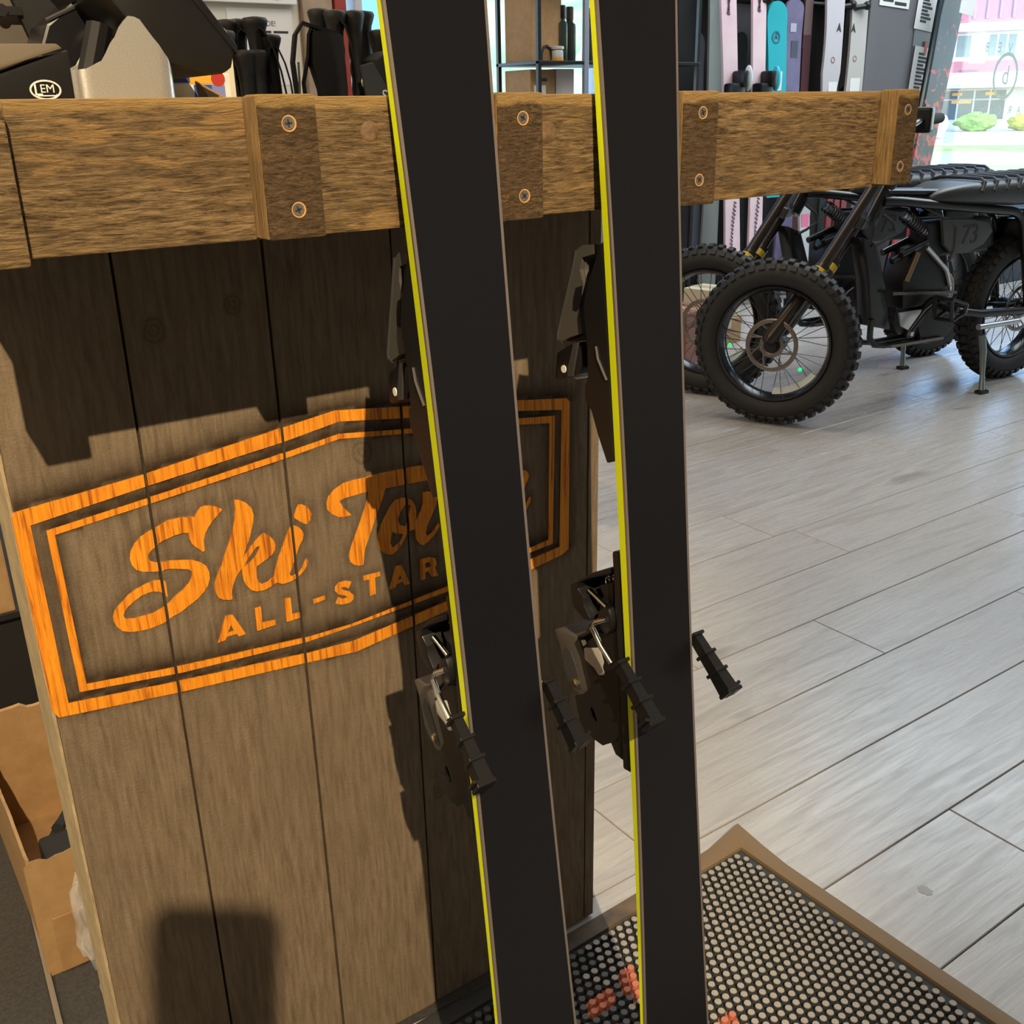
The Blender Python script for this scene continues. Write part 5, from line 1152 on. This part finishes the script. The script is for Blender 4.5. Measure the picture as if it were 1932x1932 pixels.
# ------------------------------------------------------------------ outdoors
M_ASPH = speckled('pale_asphalt', (.42, .40, .38), (.48, .46, .44), 3, .9)
M_GRASS = speckled('dry_grass', (.34, .36, .12), (.46, .44, .20), 1.2, .95)
tag(obj('street', MB().box(-60, 140, 4.3, 160, -.35, -.20), M_ASPH), 'pale sunlit street outside the storefront', 'street')
def P58(x, D): return Vector((sin(radians(58)) * D + cos(radians(58)) * x, cos(radians(58)) * D - sin(radians(58)) * x, 0))
R58 = radians(-58)
gs = thing('grass_strip', 'pale green roadside grass strip across the street', 'grass', P58(0, 33) + Vector((0, 0, -.2)), R58); obj('turf', MB().box(-30, 30, -1.8, 1.2, 0, .05), M_GRASS, gs); obj('kerb', MB().box(-30, 30, 1.2, 1.45, 0, .10), WHITE, gs)
gs = thing('grass_strip', 'pale yellowish verge nearest the storefront', 'grass', P58(0, 21) + Vector((0, 0, -.2)), R58); obj('turf', MB().box(-25, 25, -2.2, 2.2, 0, .05), M_GRASS, gs)
bd = thing('shop_building', 'pale two-storey shop building with pinkish ribbed roofs across the street', 'building', P58(0, 57) + Vector((0, 0, -.2)), R58)
M_BW = cm('cream_render', (.72, .70, .60), .85); M_BF = cm('white_fascia', (.74, .72, .76), .7); M_ROOF = cm('dusty_red_roof', (.44, .16, .18), .7); M_BG = cm('shop_glass', (.10, .13, .14), .1); M_SIGN = cm('orange_sign', (.85, .42, .10), .6)
Z = lambda z: (z - 1) * 1.14 + 1.2
obj('walls', MB().box(-14, 16, 0, 9, 0, Z(3.7)), M_BW, bd)
obj('fascia', MB().box(-14.5, 16.5, -.7, 0, Z(3.68), Z(4.10), .02), M_BF, bd)
rf = obj('roof', MB().prism([(-.8, Z(4.1)), (9.4, Z(4.1) + 6.2), (9.4, Z(4.1) + 6.0), (-.8, Z(4.1) - .1)], -14.6, 16.6, 'x'), M_ROOF, bd)
rib = MB()
for i in range(56): x = -14.3 + i * .55; rib.add([(x, -.82, Z(4.1) + .02), (x + .12, -.82, Z(4.1) + .02), (x + .12, 9.3, Z(4.1) + 6.22), (x, 9.3, Z(4.1) + 6.22), (x, -.82, Z(4.1) + .14), (x + .12, -.82, Z(4.1) + .14), (x + .12, 9.3, Z(4.1) + 6.34), (x, 9.3, Z(4.1) + 6.34)], [(0, 1, 2, 3), (4, 5, 6, 7), (0, 1, 5, 4), (1, 2, 6, 5), (2, 3, 7, 6), (3, 0, 4, 7)])
obj('roof_ribs', rib, M_ROOF, rf, kind='stuff')
aw = obj('lower_roof', MB().prism([(-1.6, Z(2.12)), (0, Z(2.60)), (0, Z(2.45)), (-1.6, Z(2.05))], -14.2, 16.2, 'x'), M_ROOF, bd)
obj('lower_fascia', MB().box(-14.2, 16.2, -1.62, -1.5, Z(1.55), Z(2.12)), M_BF, bd)
def bwin(x0, x1, z0, z1, cols, y=-.06):
    f = obj('window', MB().box(x0 - .06, x1 + .06, y, y + .1, z0 - .06, z1 + .06), M_BF, bd); n = cols; wd = (x1 - x0) / n
    for i in range(n): obj('pane', MB().box(x0 + i * wd + .04, x0 + (i + 1) * wd - .04, y - .02, y, z0, z1), M_BG, f)
k = 1.14
for a, b, n in ((-5.4, -4.0, 3), (-1.6 * k, -.42 * k, 2), (.20 * k, 1.28 * k, 3), (3.2, 4.6, 3), (6.4, 7.8, 3)): bwin(a, b, Z(2.76), Z(3.56), n)
for a, b in ((-4.6, -1.7), (-1.45, 1.18 * k), (2.6, 5.2), (6.0, 9.0)):
    bwin(a, b, Z(1.14), Z(1.46), 4, -.06); bwin(a, b, Z(.33), Z(1.08), 4, -.06)
for x, z in ((-.72 * k, 1.33), (.55 * k, 1.33), (-.72 * k, 1.02), (-.33 * k, 1.02)): obj('window_sign', MB().box(x - .22, x + .22, -.1, -.08, Z(z) - .07, Z(z) + .07, .01), M_SIGN, bd)
obj('shop_sign', MB().box(-1.12 * k, .25 * k, -1.72, -1.62, Z(1.65), Z(2.04), .02), WHITE, bd)
obj('lantern', MB().box(-.5, .2, -1.9, -1.55, Z(2.46), Z(2.62), .02), WHITE, bd)
def bush(label, x, D, rx, rz_, col, seed):
    t = thing('bush', label, 'bush', P58(x, D) + Vector((0, 0, -.2))); bm = bmesh.new(); bmesh.ops.create_icosphere(bm, subdivisions=4, radius=1)
    for v in bm.verts:
        d = 1 + .25 * noise.noise(v.co * 2.2 + Vector((seed, 0, 0))) + .18 * noise.noise(v.co * 6 + Vector((0, seed, 0))); v.co = (v.co.x * rx * d, v.co.y * .8 * d, max(0, .5 * rz_ + v.co.z * rz_ * .55 * d))
    obj('foliage', MB().bm(bm), col, t, smooth=50)
    tr = MB().tube([(0, 0, 0), (.05, 0, rz_ * .4)], .04, 6); obj('stem', tr, CARD, t)
bush('bright green clipped bush in front of the shop building', .17, 53, .85, .75, speckled('bright_foliage', (.14, .34, .05), (.28, .50, .10), 8, .9), 1.)
bush('yellow-green bush at the right front of the shop building', 2.25, 53, .75, .65, speckled('yellow_foliage', (.42, .42, .04), (.55, .52, .08), 8, .9), 5.)
car = thing('parked_car', 'white car parked across the street beyond the flower-print snowboard', 'car', P58(-.98, 42.5) + Vector((0, 0, -.2)), R58)
obj('car_body', MB().prism([(-4.2, .25), (.15, .25), (.22, .5), (.10, .78), (-.9, .92), (-1.6, 1.38), (-3.3, 1.40), (-4.1, .95), (-4.25, .6)], -.85, .85, 'y', bevel=.08), cm('white_car_paint', (.80, .82, .84), .25), car, smooth=True)
obj('side_glass', MB().prism([(-1.15, .92), (-1.68, 1.30), (-3.2, 1.31), (-3.7, .94)], -.87, .87, 'y'), M_BG, car)
for x in (-.62, -3.35):
    wv_ = obj('wheel', MB().lathe([(.2, -.08), (.31, -.08), (.33, 0), (.31, .1), (.2, .1)], (x, -.78, .32), (0, -1, 0), 24), M_TYRE, car, smooth=True); obj('wheel_rim', MB().lathe([(.05, .11), (.19, .11), (.2, .08)], (x, -.78, .32), (0, -1, 0), 20), ALU, wv_)
# green hillside seen through the view window
hl = thing('hillside', 'sunlit green grassy hillside seen through the view window', 'hill', (30, 42, -.2))
vs = []; fs = []; NX, NY = 40, 30
for iy in range(NY + 1):
    for ix in range(NX + 1):
        hd = radians(22 + 22 * ix / NX); D = 14 + 80 * (iy / NY) ** 1.4
        s_ = min(1, max(0, (math.degrees(hd) - 28.5) / 5)); s_ = s_ * s_ * (3 - 2 * s_)
        h = s_ * (D - 14) * .20 + .8 * noise.noise(Vector((ix * .35, iy * .35, 0))) * min(1, iy / 6) + .02
        vs.append((sin(hd) * D - 30, cos(hd) * D - 42, h))
for iy in range(NY):
    for ix in range(NX): a = iy * (NX + 1) + ix; fs.append((a, a + 1, a + NX + 2, a + NX + 1))
def hill_mat():
    m = cm('hill_grass', (.25, .4, .1), .95); k = NT(m); v = k.coords((1, 1, 1)); n1 = k.noise(v, .22, 5, .6, .5); n2 = k.noise(v, 1.6, 4)
    c = k.ramp(n1, [(.35, (.30, .48, .20)), (.5, (.48, .58, .26)), (.65, (.62, .66, .38))]); c = k.mix(k.ramp(n2, [(.45, 0.), (.7, .4)]), c, (.28, .44, .2)); k.col(c); return m
obj('slope', MB().add(vs, fs), hill_mat(), hl, smooth=True)

mr = thing('sky_blue_ridge', 'added blue ridge standing in for azure sky, left in the view window', 'mountain', (90, 200, -.2))  # added ridge gives the window its azure sky colour
vs = []; fs = []; n = 60
for i in range(n + 1):
    hd = radians(12 + 32 * i / n); h = 34 + 9 * noise.noise(Vector((i * .22, 3.1, 0))) + 3 * noise.noise(Vector((i * .9, 7., 0)))
    for D, hh in ((220, 0), (235, h * .55), (250, h * .9), (262, h), (300, 0)): vs.append((sin(hd) * D - 90, cos(hd) * D - 200, max(0, hh + 2.5 * noise.noise(Vector((i * .6, D * .05, 0))))))
for i in range(n):
    for j in range(4): fs.append((i * 5 + j, i * 5 + 5 + j, i * 5 + 6 + j, i * 5 + 1 + j))
obj('ridge', MB().add(vs, fs), speckled('azure_sky_ridge', (.14, .30, .56), (.20, .38, .62), .06, .95), mr, smooth=True)
bn = thing('added_dark_bench', 'added low black bench under the storefront window, darkening behind the bikes', 'bench', (7.2, 3.62, 0))  # added dark bench hides the bright floor behind the rear wheels
obj('bench_body', MB().box(-1.35, 1.6, -.28, .38, 0, .40, .006), mat('black_bench', (.012, .012, .013), .6), bn); obj('bench_top', MB().box(-1.37, 1.62, -.31, .39, .40, .43, .004), mat('charcoal_cushion', (.03, .03, .032), .8), bn)
